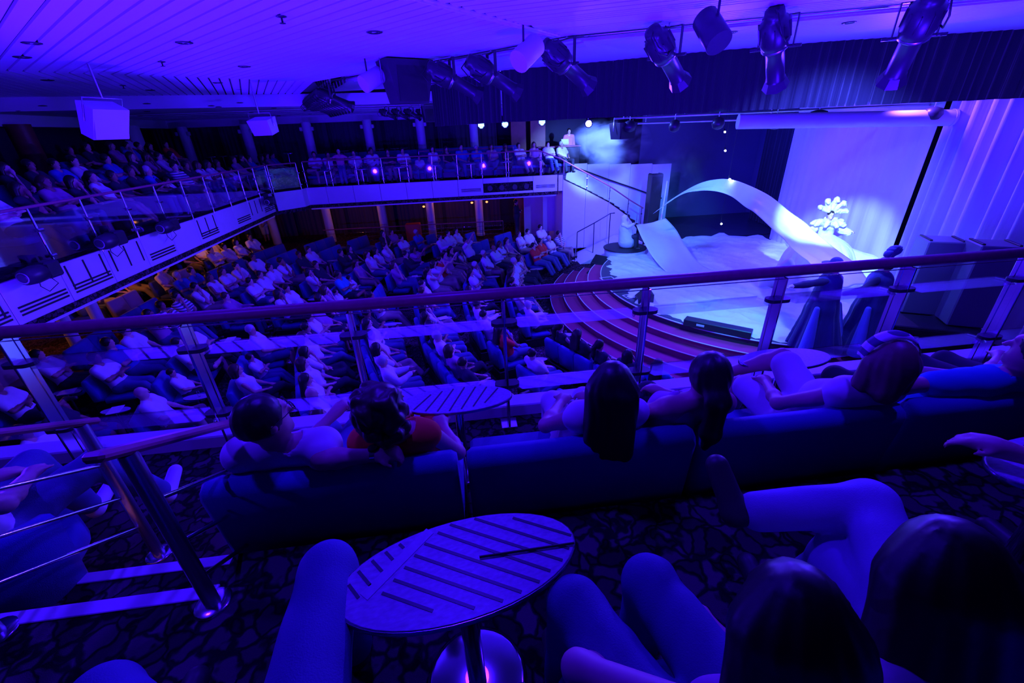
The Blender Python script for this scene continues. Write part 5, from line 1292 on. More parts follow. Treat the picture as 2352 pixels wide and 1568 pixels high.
# ------------------------------------------------------------------ the audience on the main floor and the far decks
MAIN = """421,563,d 473,553,w 436,548,o 269,606,p 291,609,s 320,606,d 334,592,d 349,591,d 326,617,o 353,602,p 414,625,g 454,618,b 436,657,w
514,562,w 529,561,w 547,554,W 568,544,w 574,590,w 511,619,k 546,609,w 588,629,c 611,620,w 635,609,w 656,601,w 717,571,w 733,572,d 726,611,W 741,608,d 787,619,t 797,628,x 639,665,W 650,659,w 731,673,p 746,670,D 758,665,P
798,576,d 815,568,V 861,576,K 884,573,W 894,564,w 899,536,D 912,531,p 943,548,w 977,535,g 1022,542,w 1033,554,x 940,582,d 955,574,h 943,608,P 829,601,P 832,618,x 996,607,H 1015,590,r 972,618,A 964,652,w 981,661,p 851,675,w
1044,537,c 1070,532,W 1075,554,a 1049,582,h 1035,572,D 1114,582,G 1153,557,B 1170,550,P 1192,554,K 1200,538,K 1216,532,w 1243,523,c 1261,541,G 1272,536,s 1234,557,r 1250,554,r 1209,589,K 1190,597,G 1202,599,w 1096,607,G 1084,622,W 1184,612,W 1190,642,D 1197,656,W 1079,661,W
499,633,K 418,681,s 401,693,s 392,708,h 526,679,p 429,755,w 398,776,w 548,759,G 544,792,x 56,814,c 220,804,w 245,775,b 284,760,w 357,826,x 265,909,B 121,929,d 469,855,K 20,880,w 40,995,w
675,766,W 693,750,K 705,737,d 735,720,w 823,739,w 837,722,W 872,716,d 674,826,K 837,802,W 850,825,G 663,849,W 675,884,B 671,904,K 960,715,D 961,731,G 987,711,D 1001,702,W 1089,700,w 1094,719,c 1169,752,R 992,784,P 1036,798,d 1050,825,x 1049,845,B 1192,817,w
1267,752,D 1302,770,D 1317,781,D 1364,809,D 1415,807,T 1211,696,G 1504,881,d 1557,876,d"""
REAR = """8,380,D 31,406,D 77,399,P 71,373,d 89,360,b 120,403,D 153,391,w 200,391,W 236,388,d 156,329,d 198,327,d 247,359,b 264,348,P 265,324,b 171,436,d 199,429,g 121,458,x 271,330,d 297,319,w 344,328,D 379,324,r 302,353,D 332,352,P 352,348,w 324,374,d 363,379,s 405,372,d 436,365,K 474,365,W 310,410,P 342,420,x 432,392,p 467,390,d 416,413,b 486,402,x 519,385,D 547,384,P 563,377,b 20,440,w 60,470,D 5,480,w"""
FAR = """719,344,w 756,349,w 813,342,w 762,372,d 843,353,s 892,344,d 879,357,w 897,361,w 934,383,x 963,342,W 991,344,D 1014,339,b 1040,333,g 1019,356,P 1075,360,D 1104,328,w 1118,329,P 1125,348,w 1139,347,G"""
VAR = {}
def variant(key):
    if key in VAR: return VAR[key]
    arms, legs, sleeve, trou, hair, fem, stand, rec, yaw, fat = key
    J = skeleton(arms, legs, recline=rec, yaw=yaw, female=fem, stand=stand); g = figure(J, fem, fat)
    VAR[key] = person_meshes('audience', g, .026, sleeve, trou, hair, seed=len(VAR)); return VAR[key]
POOL = [('lap', 'flat'), ('cross', 'flat'), ('lap', 'cross'), ('cross', 'out'), ('lap', 'wide'), ('chin', 'crossl'), ('side', 'four'), ('read', 'flat')]
MEN = [('lap', 'wide', 'short', 'long', 'short', False, False, .06, .1, 1.0), ('cross', 'out', 'short', 'long', 'short', False, False, .08, .0, 1.0), ('lap', 'flat', 'short', 'shorts', 'short', False, False, .04, -.2, 1.18),
       ('cross', 'four', 'short', 'shorts', 'short', False, False, .06, .2, 1.0), ('read', 'flat', 'long', 'long', 'short', False, False, .03, .1, 1.0), ('chin', 'crossl', 'short', 'long', 'short', False, False, 0, .15, 1.0)]
WOM = [('lap', 'cross', 'tank', 'long', 'bob', True, False, .06, .1, 1.0), ('cross', 'flat', 'short', 'long', 'long', True, False, .06, .0, 1.0), ('lap', 'out', 'tank', 'shorts', 'pony', True, False, .05, -.2, 1.0), ('chin', 'crossl', 'short', 'long', 'bob', True, False, 0, .1, 1.0)]
def vk(base, **kw):
    n = ('arms', 'legs', 'sleeve', 'trou', 'hair', 'fem', 'stand', 'rec', 'yaw', 'fat'); d = dict(zip(n, base)); d.update(kw); return tuple(d[k] for k in n)
CODE = {  # letter -> (shirt colour, sex, arms override, hair colour, fat)
    'w': ('white', 'm', None, 'dark'), 'W': ('white', 'f', None, 'dark'), 'd': ('dark', 'm', None, 'dark'), 'D': ('dark', 'f', None, 'dark'), 'b': ('blue', 'm', None, 'dark'), 'g': ('blue', 'm', 'cross', 'grey'),
    'p': ('purple', 'm', None, 'brown'), 'P': ('purple', 'f', None, 'brown'), 's': ('stripe', 'm', None, 'dark'), 'k': ('white', 'f', None, 'brown'), 'K': ('white', 'f', 'tank', 'brown'), 'c': ('white', 'm', 'cross', 'dark'),
    'h': ('purple', 'f', 'phone', 'dark'), 'H': ('white', 'f', 'phone', 'dark'), 'A': ('white', 'f', 'phone', 'dark'), 'a': ('white', 'm', 'up', 'dark'), 'r': ('red', 'm', None, 'dark'), 'R': ('red', 'f', 'chin', 'dark'),
    'G': ('white', 'm', None, 'grey'), 'B': ('white', 'm', None, 'bald'), 't': ('teal', 'm', None, 'dark'), 'T': ('teal', 'f', None, 'dark'), 'V': ('dark', 'f', None, 'dark'), 'x': ('white', 'child', None, 'dark'), 'o': ('cream', 'm', 'lap', 'bald')}
ARMW = {'lap': 'hands in lap', 'cross': 'arms crossed', 'chin': 'hand at chin', 'phone': 'hands raised', 'up': 'arms raised high', 'side': 'arm along seat', 'read': 'hands held up', 'behind': 'a hand behind the head'}
ROWW = ['first', 'second', 'third', 'fourth', 'fifth', 'sixth', 'seventh', 'eighth', 'ninth', 'tenth', 'last']
def make_aud(code, rs, where, loc, rz, group, i):
    col, sex, arm, hc = CODE[code]
    fem = sex == 'f'; base = (WOM if fem else MEN)[rs.randrange(len(WOM if fem else MEN))]
    kw = {}
    if arm == 'tank': kw['sleeve'] = 'tank'
    elif arm: kw['arms'] = arm
    if hc == 'bald': kw['hair'] = 'bald'; 
    key = vk(base, **kw); parts = variant(key)
    trou = rs.choice(['jeans', 'dark', 'khaki', 'dark', 'jeans'] if fem else ['jeans', 'dark', 'khaki', 'jeans', 'dark'])
    hw = {'bald': 'bald', 'grey': 'grey-haired', 'dark': 'dark-haired', 'brown': 'brown-haired'}[hc]
    hl = {'short': '', 'bob': '', 'long': ' with long hair', 'pony': ' with ponytail', 'bald': ''}[key[4]]
    who = 'child' if sex == 'child' else 'person'
    cloth = {'tank': 'sleeveless top', 'short': 'shirt', 'long': 'long-sleeved shirt'}[key[2]]
    label = '%s %s%s in %s %s, %s, %s' % (hw, who, hl, FABWORD[col], cloth, ARMW[key[0]], where)
    o = put_person(parts, loc, rz, rs.choice(['mid', 'mid', 'pale', 'dark']), {'hair': 'dark' if hc == 'bald' else hc, 'shirt': col, 'trousers': trou, 'shoe': 'shoe'}, label, group, .74 if sex == 'child' else rs.uniform(.96, 1.03))
    return o
rs = random.Random(5)
rows = {k: [] for k in range(len(RH))}
for tok in MAIN.split():
    x, y, code = tok.split(','); x, y = float(x), float(y)
    z = 1.2
    for _ in range(12):
        q = ATZ(x, y, z); u, v = UV(q); r = math.hypot(u - SCU, v - SCV); z = 1.2 + .05 * max(0, r - 8.2)
    k = min(range(len(RH)), key=lambda i: abs(RH[i] - r)); a = math.atan2(v - SCV, u - SCU) % (2 * PI)
    rows[k].append([a, code])
SEATW = .63
tables_at = []; n_sofa = 0
for k, ppl in rows.items():
    r = RH[k] - .18; zf = zrow(k); ppl.sort(key=lambda p: p[0])
    for i in range(1, len(ppl)):                       # shoulder to shoulder at the least
        if (ppl[i][0] - ppl[i - 1][0]) * r < SEATW: ppl[i][0] = ppl[i - 1][0] + SEATW / r
    # angular limits of the row
    def ok(a, m=.0):
        u, v = PU(r, a); return v > 5.4 and v < (20.7 if u > -6 else 19.6) and u > -12.2 and not (u > 3.2 and v > 18.6)
    angs = [a for a in np.arange(D(90), D(285), .3 / r) if ok(a)]
    lo_, hi_ = (min(angs), max(angs)) if angs else (0, 0)
    # seats: groups of sitters, then empty seats in the free stretches, tables in the gaps
    segs = []; cur = None
    for a, code in ppl:
        s0, s1 = a - SEATW / 2 / r, a + SEATW / 2 / r
        if cur and (s0 - cur[1]) * r < .12 and (s1 - cur[0]) * r < 3.2: cur[1] = s1; cur[2] += 1
        else: cur = [s0, s1, 1]; segs.append(cur)
    filled = []; p0 = lo_
    for s in segs + [[hi_, hi_, 0]]:
        gap = (s[0] - p0) * r
        if gap > 1.7:
            g0 = p0 + .55 / r; free = (s[0] - .5 / r - g0) * r; n = int(free // 2.6) + 1
            wseg = (free - .45 * (n - 1)) / n
            if wseg > .6:
                for j in range(n): b0 = g0 + j * (wseg + .45) / r; filled.append([b0, b0 + wseg / r, 0])
        if gap > .5 and s[2]: tables_at.append((k, s[0] - .26 / r))
        if s[2]: filled.append(s)
        p0 = s[1]
    for a0, a1, n in filled:
        w = (a1 - a0) * r; am = (a0 + a1) / 2; ns = max(1, round(w / .62))
        # long benches follow the curve in short straight pieces
        pieces = max(1, int(math.ceil(w / 2.0))); 
        for j in range(pieces):
            b0 = a0 + (a1 - a0) * j / pieces; b1 = a0 + (a1 - a0) * (j + 1) / pieces; bm = (b0 + b1) / 2; ww = (b1 - b0) * r
            beige = k >= 9 and n == 0
            s = sofa('bench_sofa', ww - .01, '%s bench sofa in the %s row from the stage steps, %s' % ('empty beige' if beige else ('empty blue' if n == 0 else 'blue'), ROWW[k], 'with nobody on it' if n == 0 else 'with people on it'), 'bench sofas of the %s row' % ROWW[k], SOFAB if beige else SOFA, max(1, round(ww / .62)))
            u, v = PU(r, bm)
            if min(math.hypot(u + 10.05, v - 10.96), math.hypot(u + 9.75, v - 11.53)) < .9: [bpy.data.objects.remove(c_) for c_ in list(s.children)]; bpy.data.objects.remove(s); continue
            s.location = W(u, v, zf); s.rotation_euler = (0, 0, A6 + bm + PI / 2); n_sofa += 1
    for i, (a, code) in enumerate(ppl):
        u, v = PU(r, a); side = 'glass-rail side' if v < 9.5 else ('middle' if v < 15 else 'stair side')
        make_aud(code, rs, '%s row, %s' % (ROWW[k], side), W(u, v, zf), A6 + a + PI / 2 + rs.uniform(-.12, .12), 'audience in the %s row' % ROWW[k], i)
# cocktail tables standing in the gaps of the rows
tb0 = None; nt_ = 0
for k, a in tables_at:
    r = RH[k] - .50; u, v = PU(r, a)
    if v < 5.6 or v > 20: continue
    if tb0 is None: tb0 = table(0, 0, 0, .58, .25, '', None, None, True); tt = tb0
    else: tt = dup(tb0)
    tt.location = W(u, v, zrow(k)); tag(tt, 'small round cocktail table beside the seats of the %s row' % ROWW[k], 'table', 'cocktail tables on the main floor'); nt_ += 1
    if nt_ % 3 == 0:
        t = MB(); t.box((0, 0, .003), (.26, .2, .006)); o = t.build('programme', PAPER); o.location = W(u, v, zrow(k) + .583); o.rotation_euler = (0, 0, rs.uniform(0, 3)); tag(o, 'white paper lying on a table of the %s row' % ROWW[k], 'paper', 'papers on the tables')
    elif nt_ % 3 == 1:
        t = MB(); t.lathe([(.02, 0), (.025, .01), (.028, .11), (.027, .112)], 14); o = t.build('drinking_glass', GLASS); o.location = W(u + .05, v, zrow(k) + .582); tag(o, 'drinking glass on a table of the %s row' % ROWW[k], 'glass', 'glasses on the tables')
# ---- decks above: choose the row whose head height fits the picture
REARROWS = [(-8.05, ZF1), (-9.35, ZF1 + .30), (-10.65, ZF1 + .62), (-11.95, ZF1 + .94)]
FARROWS = [(20.0, ZF1), (21.6, ZF1 + .3)]
seat0 = {}
def deck_seat(loc, rz, label, group):
    key = 's'
    if key not in seat0: seat0[key] = sofa('deck_seat', .66, '', None, SOFA, 1); s = seat0[key]
    else: s = dup(seat0[key])
    s.location = loc; s.rotation_euler = (0, 0, rz); tag(s, label, 'sofa', group)
used = []
for tok in REAR.split():
    x, y, code = tok.split(','); x, y = float(x), float(y); best = None
    for i, (u, z) in enumerate(REARROWS):
        uh = u - .17; d = RAY(x, y); e = UV(d); t_ = uh / e[0]; v = e[1] * t_; zz = ZC + d.z * t_
        err = abs(zz - (z + 1.2))
        if best is None or err < best[0]: best = (err, i, u, v, z)
    err, i, u, v, z = best
    for _ in range(8):
        c = [q for q in used if q[0] == i and abs(q[1] - v) < .62]
        if not c: break
        v = c[0][1] + (.63 if v >= c[0][1] else -.63)
    used.append((i, v))
    where = '%s row of rear balcony' % ROWW[i]
    make_aud(code, rs, where, W(u, v, z), A6 - PI / 2 + rs.uniform(-.05, .3), 'audience on the rear balcony', 0)
    deck_seat(W(u, v, z), A6 - PI / 2, 'blue seat taken by a sitter in the %s' % where, 'seats of the rear balcony')
used = []
for tok in FAR.split():
    x, y, code = tok.split(','); x, y = float(x), float(y); best = None
    for i, (v, z) in enumerate(FARROWS):
        u, zz = ATV(x, y, v + .17); err = abs(zz - (z + 1.2))
        if best is None or err < best[0]: best = (err, i, u, v, z)
    err, i, u, v, z = best
    for _ in range(8):
        c = [q for q in used if q[0] == i and abs(q[1] - u) < .62]
        if not c: break
        u = c[0][1] + (.63 if u >= c[0][1] else -.63)
    used.append((i, u))
    where = '%s row of far balcony' % ROWW[i]
    make_aud(code, rs, where, W(u, v, z), A6 + PI + rs.uniform(.1, .5), 'audience on the far balcony', 0)
    deck_seat(W(u, v, z), A6 + PI, 'blue seat taken by a sitter in the %s' % where, 'seats of the far balcony')
# empty seats of the far balcony
for i, (v, z) in enumerate(FARROWS):
    u = 2.6
    while u > -6.2:
        if not [q for q in used if q[0] == i and abs(q[1] - u) < .66]:
            deck_seat(W(u, v, z), A6 + PI, 'empty blue seat in the %s row of the far balcony' % ROWW[i], 'empty seats of the far balcony'); used.append((i, u))
        u -= .67
# ---- people who stand
STAND = [(1188, 540, 'fold', 'long', 'dark', 'dark', .5, 'standing usher with a long dark jacket under the far balcony'),
         (617, 560, 'phone', 'tank', 'white', 'white', .45, 'standing woman in white shorts raising her hands, under the balcony'),
         (578, 562, 'fold', 'tank', 'white', 'jeans', .45, 'standing woman in white top and jeans under the balcony'),
         (548, 560, 'down', 'short', 'white', 'khaki', .45, 'standing person in white beside the lit wood post'),
         (913, 520, 'hip', 'long', 'dark', 'dark', .45, 'standing person in dark behind the red desk')]
for x, y, arms, sl, c1, c2, z, lb in STAND:
    fem = 'woman' in lb
    key = (arms, 'flat', sl, 'shorts' if 'shorts' in lb else 'long', 'long' if fem else 'short', fem, True, 0, 0.2, 1.0)
    p = ATZ(x, y, z); put_person(variant(key), (p.x, p.y, z), A6 - PI / 2 - .4, 'mid', {'hair': 'dark', 'shirt': c1, 'trousers': c2, 'shoe': 'shoe'}, lb)
key = ('read', 'flat', 'long', 'long', 'short', False, True, 0, 0, 1.0)
key = ('hip', 'flat', 'long', 'long', 'short', False, True, 0, 0, 1.0)
put_person(variant(key), W(5.35, 21.5, ZF1 + .02), A6 + PI, 'mid', {'hair': 'dark', 'shirt': 'pink', 'trousers': 'dark', 'shoe': 'shoe'}, 'standing person in a pale pink shirt behind the black booth counter')
u_, z_ = ATV(779, 362, 19.3); key = ('wide', 'flat', 'short', 'long', 'short', False, True, 0, 0, 1.0)
put_person(variant(key), W(u_, 19.35, ZF1), A6 + PI, 'mid', {'hair': 'grey', 'shirt': 'pink', 'trousers': 'jeans', 'shoe': 'shoe'}, 'standing person in pink with arms spread along the far rail', scale=.78)

# ------------------------------------------------------------------ far balcony railings
def glass_rail(name, p0, p1, z0, label, n, hgt=.98, wood=WOODR, bars=False, zslope=0.0):
    a, b = Vector(W(*p0, z0)), Vector(W(*p1, z0)); d = b - a; L = d.length; ang = math.atan2(d.y, d.x)
    r = empty(name, a, ang, label, 'railing')
    t = MB(); t.tube((0, 0, hgt), (L, 0, hgt), .024, n=10); t.build('handrail', wood, r)
    pm_ = gm_ = cm_ = None
    for k in range(n + 1):
        x = L * k / n
        if pm_ is None: t = MB(); t.tube((0, 0, 0), (0, 0, hgt), .017, n=8); p = t.build('post', CHROME, r); pm_ = p.data
        else: p = bpy.data.objects.new('post', pm_); COL.objects.link(p); p.parent = r
        p.location = (x, 0, 0)
        if not bars:
            for zz in (.2, .62):
                if cm_ is None: t = MB(); t.tube((-.05, -.03, 0), (.05, -.03, 0), .028, n=8); c = t.build('glass_clamp', CHROME, p); cm_ = c.data
                else: c = bpy.data.objects.new('glass_clamp', cm_); COL.objects.link(c); c.parent = p
                c.location = (0, 0, zz)
        if k < n and not bars:
            if gm_ is None: t = MB(); w = L / n - .06; t.box((0, 0, 0), (w, .008, .72)); g_ = t.build('glass_pane', GLASS, r); gm_ = g_.data
            else: g_ = bpy.data.objects.new('glass_pane', gm_); COL.objects.link(g_); g_.parent = r
            g_.location = (x + L / n / 2, 0, .48)
    if bars:
        for zz in (.25, .45, .65):
            t = MB(); t.tube((0, 0, zz), (L, 0, zz), .007, n=6); t.build('bar', CHROME, r)
    return r
glass_rail('far_railing', (-6.05, 18.95), (2.05, 18.95), ZF1, 'glass railing with red handrail along the far balcony', 8)
glass_rail('far_railing', (-6.9, 2.6), (-6.9, 17.5), ZF1, 'long glass railing with red handrail along the rear balcony', 14)
glass_rail('far_railing', (-6.85, 17.55), (-6.1, 18.35), ZF1, 'short glass railing across the corner of the far and rear balconies', 1)
glass_rail('floor_railing', (-6.6, 21.4), (-2.7, 21.2), .5, 'low bar railing with a lit orange handrail, beside the red desk', 4, .85, WOODR, True)
glass_rail('floor_railing', (-2.0, 21.2), (2.0, 20.95), .5, 'low bar railing with a lit orange handrail, before the usher', 4, .85, WOODR, True)
glass_rail('far_railing', (-1.6, 20.7), (2.6, 20.7), ZF1 + .3, 'bar railing before the second row of the far balcony', 4, .8, WOODR, True)
t = MB(); c = W(-2.35, 21.3); t.box((c.x, c.y, .95), (.7, .45, .95), Matrix.Rotation(A6, 3, 'Z'), .02); o = t.build('reception_desk', mat('red_lacquer', (.75, .10, .04), .5)); tag(o, 'red lacquered desk between two low railings', 'desk')
# warm reading lamps fixed under the deck
for i, (u, v, z) in enumerate(((.6, 22.2, 2.05), (1.35, 22.2, 2.05), (-1.8, 22.2, 2.0), (-11.3, 10.0, 2.2))):
    r = empty('wall_lamp', W(u, v, z), A6, 'small warm lamp beside a lower column', 'lamp', 'warm lamps under the deck')
    t = MB(); t.lathe([(.02, 0), (.06, .03), (.06, .07), (.02, .09)], 12); t.build('shade', WARM, r); t = MB(); t.tube((0, 0, .08), (0, .3, .08), .01, n=6); t.build('bracket', STEEL, r)
# ------------------------------------------------------------------ stage lamps in the ceiling slot
def ellipsoidal(loc, target, label, group=None, s=1.0, detail=True, zpipe=6.72):
    r = empty('profile_lamp', loc, 0, label, 'stage lamp', group)
    d = (Vector(target) - Vector(loc)); q = d.to_track_quat('Y', 'Z'); r.rotation_euler = q.to_euler(); r.scale = (s, s, s)
    return r
LM = {}
def lamp_mesh(key, fn, m):
    if key not in LM: t = MB(); fn(t); me = bpy.data.meshes.new(key); me.from_pydata(t.v, [], t.f); me.materials.append(m); me.polygons.foreach_set('use_smooth', t.sm); me.update(); LM[key] = me
    return LM[key]
RX = Matrix.Rotation(-PI / 2, 3, 'X')     # lathe axis z -> +y
def add_part(r, name, key, fn, m):
    o = bpy.data.objects.new(name, lamp_mesh(key, fn, m)); COL.objects.link(o); o.parent = r; return o
def profile_lamp(loc, target, label, group=None, s=1.0, ztop=6.865):
    """upright yoke and rod, tilted housing"""
    loc = Vector(loc); d = Vector(target) - loc; yaw = math.atan2(-d.x, d.y); pit = math.atan2(d.z, math.hypot(d.x, d.y))
    r = empty('profile_lamp', loc, yaw, label, 'stage lamp', group)
    def tilt(o): o.rotation_euler = (pit, 0, 0); o.scale = (s, s, s); return o
    h = tilt(add_part(r, 'housing', 'housing', lambda t: t.lathe([(.05, -.40), (.085, -.39), (.095, -.34), (.10, -.30), (.135, -.27), (.145, -.10), (.125, -.02), (.10, .0)], 20, RX), LAMPB))
    def fins(t):
        for k in range(10): a = 2 * PI * k / 10; t.box((.142 * math.cos(a), -.19, .142 * math.sin(a)), (.02, .16, .008), Matrix.Rotation(-a, 3, 'Y'))
    f_ = add_part(h, 'cooling_fins', 'cooling_fins', fins, LAMPB); f_['kind'] = 'stuff'
    tilt(add_part(r, 'barrel', 'barrel', lambda t: t.lathe([(.10, .0), (.102, .02), (.09, .03), (.09, .34), (.10, .36)], 20, RX), LAMPB))
    def frame(t):
        ring = [(.13 * math.cos(a), .13 * math.sin(a)) for a in [2 * PI * k / 8 + PI / 8 for k in range(8)]]
        vs = [(x * f, y, z * f) for (y, f) in ((.36, .78), (.45, 1.05), (.45, .96), (.37, .7)) for x, z in ring]
        t.add(vs, [(i * 8 + k, i * 8 + (k + 1) % 8, (i + 1) * 8 + (k + 1) % 8, (i + 1) * 8 + k) for i in range(3) for k in range(8)])
    tilt(add_part(r, 'gel_frame', 'gel_frame', frame, LAMPB))
    tilt(add_part(r, 'lens', 'lens', lambda t: t.lathe([(.085, .355), (.06, .37), (.001, .378)], 18, RX), mat('dark_lens', (.03, .05, .09), .08)))
    tilt(add_part(r, 'band', 'band', lambda t: t.lathe([(.128, -.03), (.132, -.01), (.112, .004)], 20, RX), STEEL))
    tilt(add_part(r, 'power_cable', 'power_cable', lambda t: t.path([(.02, -.40, -.02), (.08, -.44, -.14), (.12, -.30, -.20), (.14, -.16, -.14), (.13, -.1, .02)], .008, 6), BLACK))
    for sx in (-1, 1):
        k_ = add_part(r, 'knob', 'knob', lambda t: (t.tube((-.04, 0, 0), (.04, 0, 0), .016, n=8), t.box((.05, 0, 0), (.05, .03, .025))), LAMPB); k_.location = (sx * .165 * s, 0, 0); k_.rotation_euler = (0, 0, 0 if sx > 0 else PI); k_.scale = (s, s, s)
    def yoke(t):
        for sx in (-1, 1): t.box((sx * .165, 0, .13), (.008, .04, .28))
        t.box((0, 0, .27), (.34, .04, .008))
    y_ = add_part(r, 'yoke', 'yoke', yoke, LAMPB); y_.scale = (s, s, s)
    L = ztop - loc.z - .27 * s
    if L > .02:
        t = MB(); t.tube((0, 0, .27 * s), (0, 0, .27 * s + L), .012, n=8); t.box((0, 0, .27 * s + min(.12, L * .5)), (.05, .06, .07), None, .01); t.build('pipe_clamp', STEEL, r)
    return r
big = [((1040, 185), 6.18), ((1130, 175), 6.18), ((1300, 150), 6.2), ((1530, 130), 6.18), ((1780, 110), 6.16), ((2098, 85), 6.12)]
blab = ['profile stage lamp next to the hanging black loudspeaker', 'profile stage lamp between the black loudspeaker and the first cylinder lamp', 'profile stage lamp just past the first cylinder lamp', 'profile stage lamp before the second cylinder lamp', 'profile stage lamp just past the second cylinder lamp', 'profile stage lamp with chains, alone at the end of the slot']
for ((x, y), z), lb in zip(big, blab):
    p = ATZ(x, y, z); profile_lamp(p, W(9.0, 11.0, 1.6) if x < 1700 else W(8.2, 9.6, 0.8), lb, None, 1.3)
for k in range(9):
    f = k / 8; x, y = 742 + 118 * f, 212 + 34 * f; u0, v0 = V2[0] + .42, V2[1] + .1
    u, v = u0 + dB[0] * (.1 + .42 * k), v0 + dB[1] * (.1 + .42 * k)
    profile_lamp(W(u, v, 6.2), W(8.0, 12.5, 1.5), 'profile stage lamp in the crowded rank past the black loudspeaker', 'rank of profile lamps in the slot', 1.15)
for k in range(6):
    x = 890 + 28 * k; u, z = ATV(x, 262, 17.4)
    profile_lamp(W(u, 17.4, z), W(8.0, 13.0, 1.5), 'small profile lamp hanging before the far columns', 'profile lamps before the far columns', .8, 6.275)
t = MB(); a, b = W(*ATV(700, 258, 17.4)[:1], 17.4, 6.22), W(*ATV(1060, 240, 17.4)[:1], 17.4, 6.22); t.tube(a, b, .025, n=8); o = t.build('lamp_pipe', STEEL); tag(o, 'steel pipe carrying small lamps before the far columns', 'pipe')
pth = [W(V1[0] + dC[0] * 8 + .3 * nC[0], V1[1] + dC[1] * 8 + .3 * nC[1], 6.62), W(V1[0] + .28, V1[1] + .34, 6.62), W(V2[0] + .4, V2[1] + .3, 6.62), W(V2[0] + .4 + dB[0] * 4, V2[1] + .3 + dB[1] * 4, 6.62)]
t = MB(); t.path(pth, .025, 8); o = t.build('lamp_pipe', STEEL); tag(o, 'long steel pipe in the ceiling slot carrying the stage lamps', 'pipe')
for i, ((x, y), z) in enumerate((((1203, 130), 6.22), ((1642, 82), 6.22), ((846, 187), 6.22))):
    r = empty('cylinder_lamp', ATZ(x, y, z), 0, ('pale-sided cylinder lamp between two profile lamps', 'cylinder lamp showing its dark round face', 'cylinder lamp before the hanging black loudspeaker')[i], 'stage lamp')
    tg = (W(-3, 4, 3.0), W(4.0, 2.0, 2.5), W(-6, 6, 3.5))[i]
    r.rotation_euler = (Vector(tg) - r.location).to_track_quat('Y', 'Z').to_euler()
    t = MB(); t.lathe([(.13, -.32), (.15, -.30), (.155, .12), (.15, .13)], 26, RX); t.build('housing', RUB if i != 1 else LAMPB, r)
    t = MB(); t.lathe([(.145, .125), (.10, .11), (.001, .105)], 26, RX); t.build('face', BLACK, r)
    q_ = r.matrix_basis.inverted() ; t = MB(); t.tube(q_ @ Vector((r.location.x, r.location.y, r.location.z + .1)), q_ @ Vector((r.location.x, r.location.y, 6.87)), .015, n=8); t.build('bracket', LAMPB, r)
def tapered(name, loc, rz, sx0, sx1, sy0, sy1, h, m, label, cat, front=None, tilt=0.0, ztop=6.61):
    r = empty(name, loc, rz, label, cat); r.rotation_euler = (tilt, 0, rz)
    vs = [(-sx0 / 2, -sy0 / 2, h / 2), (sx0 / 2, -sy0 / 2, h / 2), (sx0 / 2, sy0 / 2, h / 2), (-sx0 / 2, sy0 / 2, h / 2), (-sx1 / 2, -sy1 / 2, -h / 2), (sx1 / 2, -sy1 / 2, -h / 2), (sx1 / 2, sy1 / 2, -h / 2), (-sx1 / 2, sy1 / 2, -h / 2)]
    mesh_obj('cabinet', vs, [(0, 1, 2, 3), (7, 6, 5, 4), (0, 4, 5, 1), (1, 5, 6, 2), (2, 6, 7, 3), (3, 7, 4, 0)], m, r)
    t = MB(); t.box((0, -(sy0 + sy1) / 4 - .004, 0), (min(sx0, sx1) * .94, .01, h * .92)); t.build('grille', front or BLACK, r)
    t = MB(); t.path([(-sx0 / 2 - .02, 0, 0), (-sx0 / 2 - .02, 0, h / 2 + .12), (sx0 / 2 + .02, 0, h / 2 + .12), (sx0 / 2 + .02, 0, 0)], .012, 6); t.build('bracket', STEEL, r)
    q_ = r.matrix_basis.inverted(); t = MB(); b_ = r.matrix_basis @ Vector((0, 0, h / 2 + .11)); t.tube(q_ @ b_, q_ @ Vector((b_.x, b_.y, ztop)), .018, n=8); t.build('drop_rod', STEEL, r)
    return r
tapered('hanging_loudspeaker', ATZ(935, 190, 6.2), A6 + .5, .95, .62, .55, .5, .72, LAMPB, 'large black wedge loudspeaker hanging among the stage lamps', 'loudspeaker', None, 0, 6.87)
u, z = ATV(985, 262, 17.0); tapered('hanging_loudspeaker', W(u, 17.0, z), A6 + .3, .5, .36, .36, .3, .5, LAMPB, 'small black loudspeaker hanging before a far column', 'loudspeaker', None, 0, 6.28)
tapered('hanging_loudspeaker', ATZ(240, 278, 5.72), A6 + 1.2, .62, .62, .36, .26, .55, RUB, 'pale loudspeaker tilted under the ceiling beside the corner column', 'loudspeaker', RUB, .45)
tapered('hanging_loudspeaker', ATZ(606, 290, 5.62), A6 - .2, .55, .5, .42, .34, .36, RUB, 'pale loudspeaker in a bracket before the dark upper curtains', 'loudspeaker', RUB, .25)
for i, (x, y) in enumerate(((1432, 282), (1520, 272))):
    u, z = ATV(x, y, 13.0); tapered('stage_loudspeaker', W(u, 13.0, 5.15), A6 + .3, .62, .5, .5, .42, .42, LAMPB, 'dark loudspeaker over the stage side, in the smoke', 'loudspeaker', None, 0, 6.81) if i == 0 else None
# round lamps along the bar behind the border
for i, (u, v, z, rr) in enumerate(((4.9, 12.75, 5.25, .17), (5.9, 12.1, 5.22, .15), (6.9, 11.7, 5.24, .16), (8.05, 11.05, 5.2, .2), (8.8, 10.6, 5.3, .22), (10.9, 9.7, 5.25, .2))):
    r = empty('bar_lamp', W(u, v, z), A6, 'round stage lamp hanging from the bar below the border', 'stage lamp', 'round lamps on the bar')
    t = MB(); t.lathe([(.04, .16), (rr * .8, .12), (rr, 0), (rr * .8, -.10), (rr * .3, -.14), (.001, -.15)], 20); t.build('housing', LAMPB, r); t = MB(); t.tube((0, 0, .15), (0, 0, 6.81 - z), .012, n=8); t.build('hanger', STEEL, r)
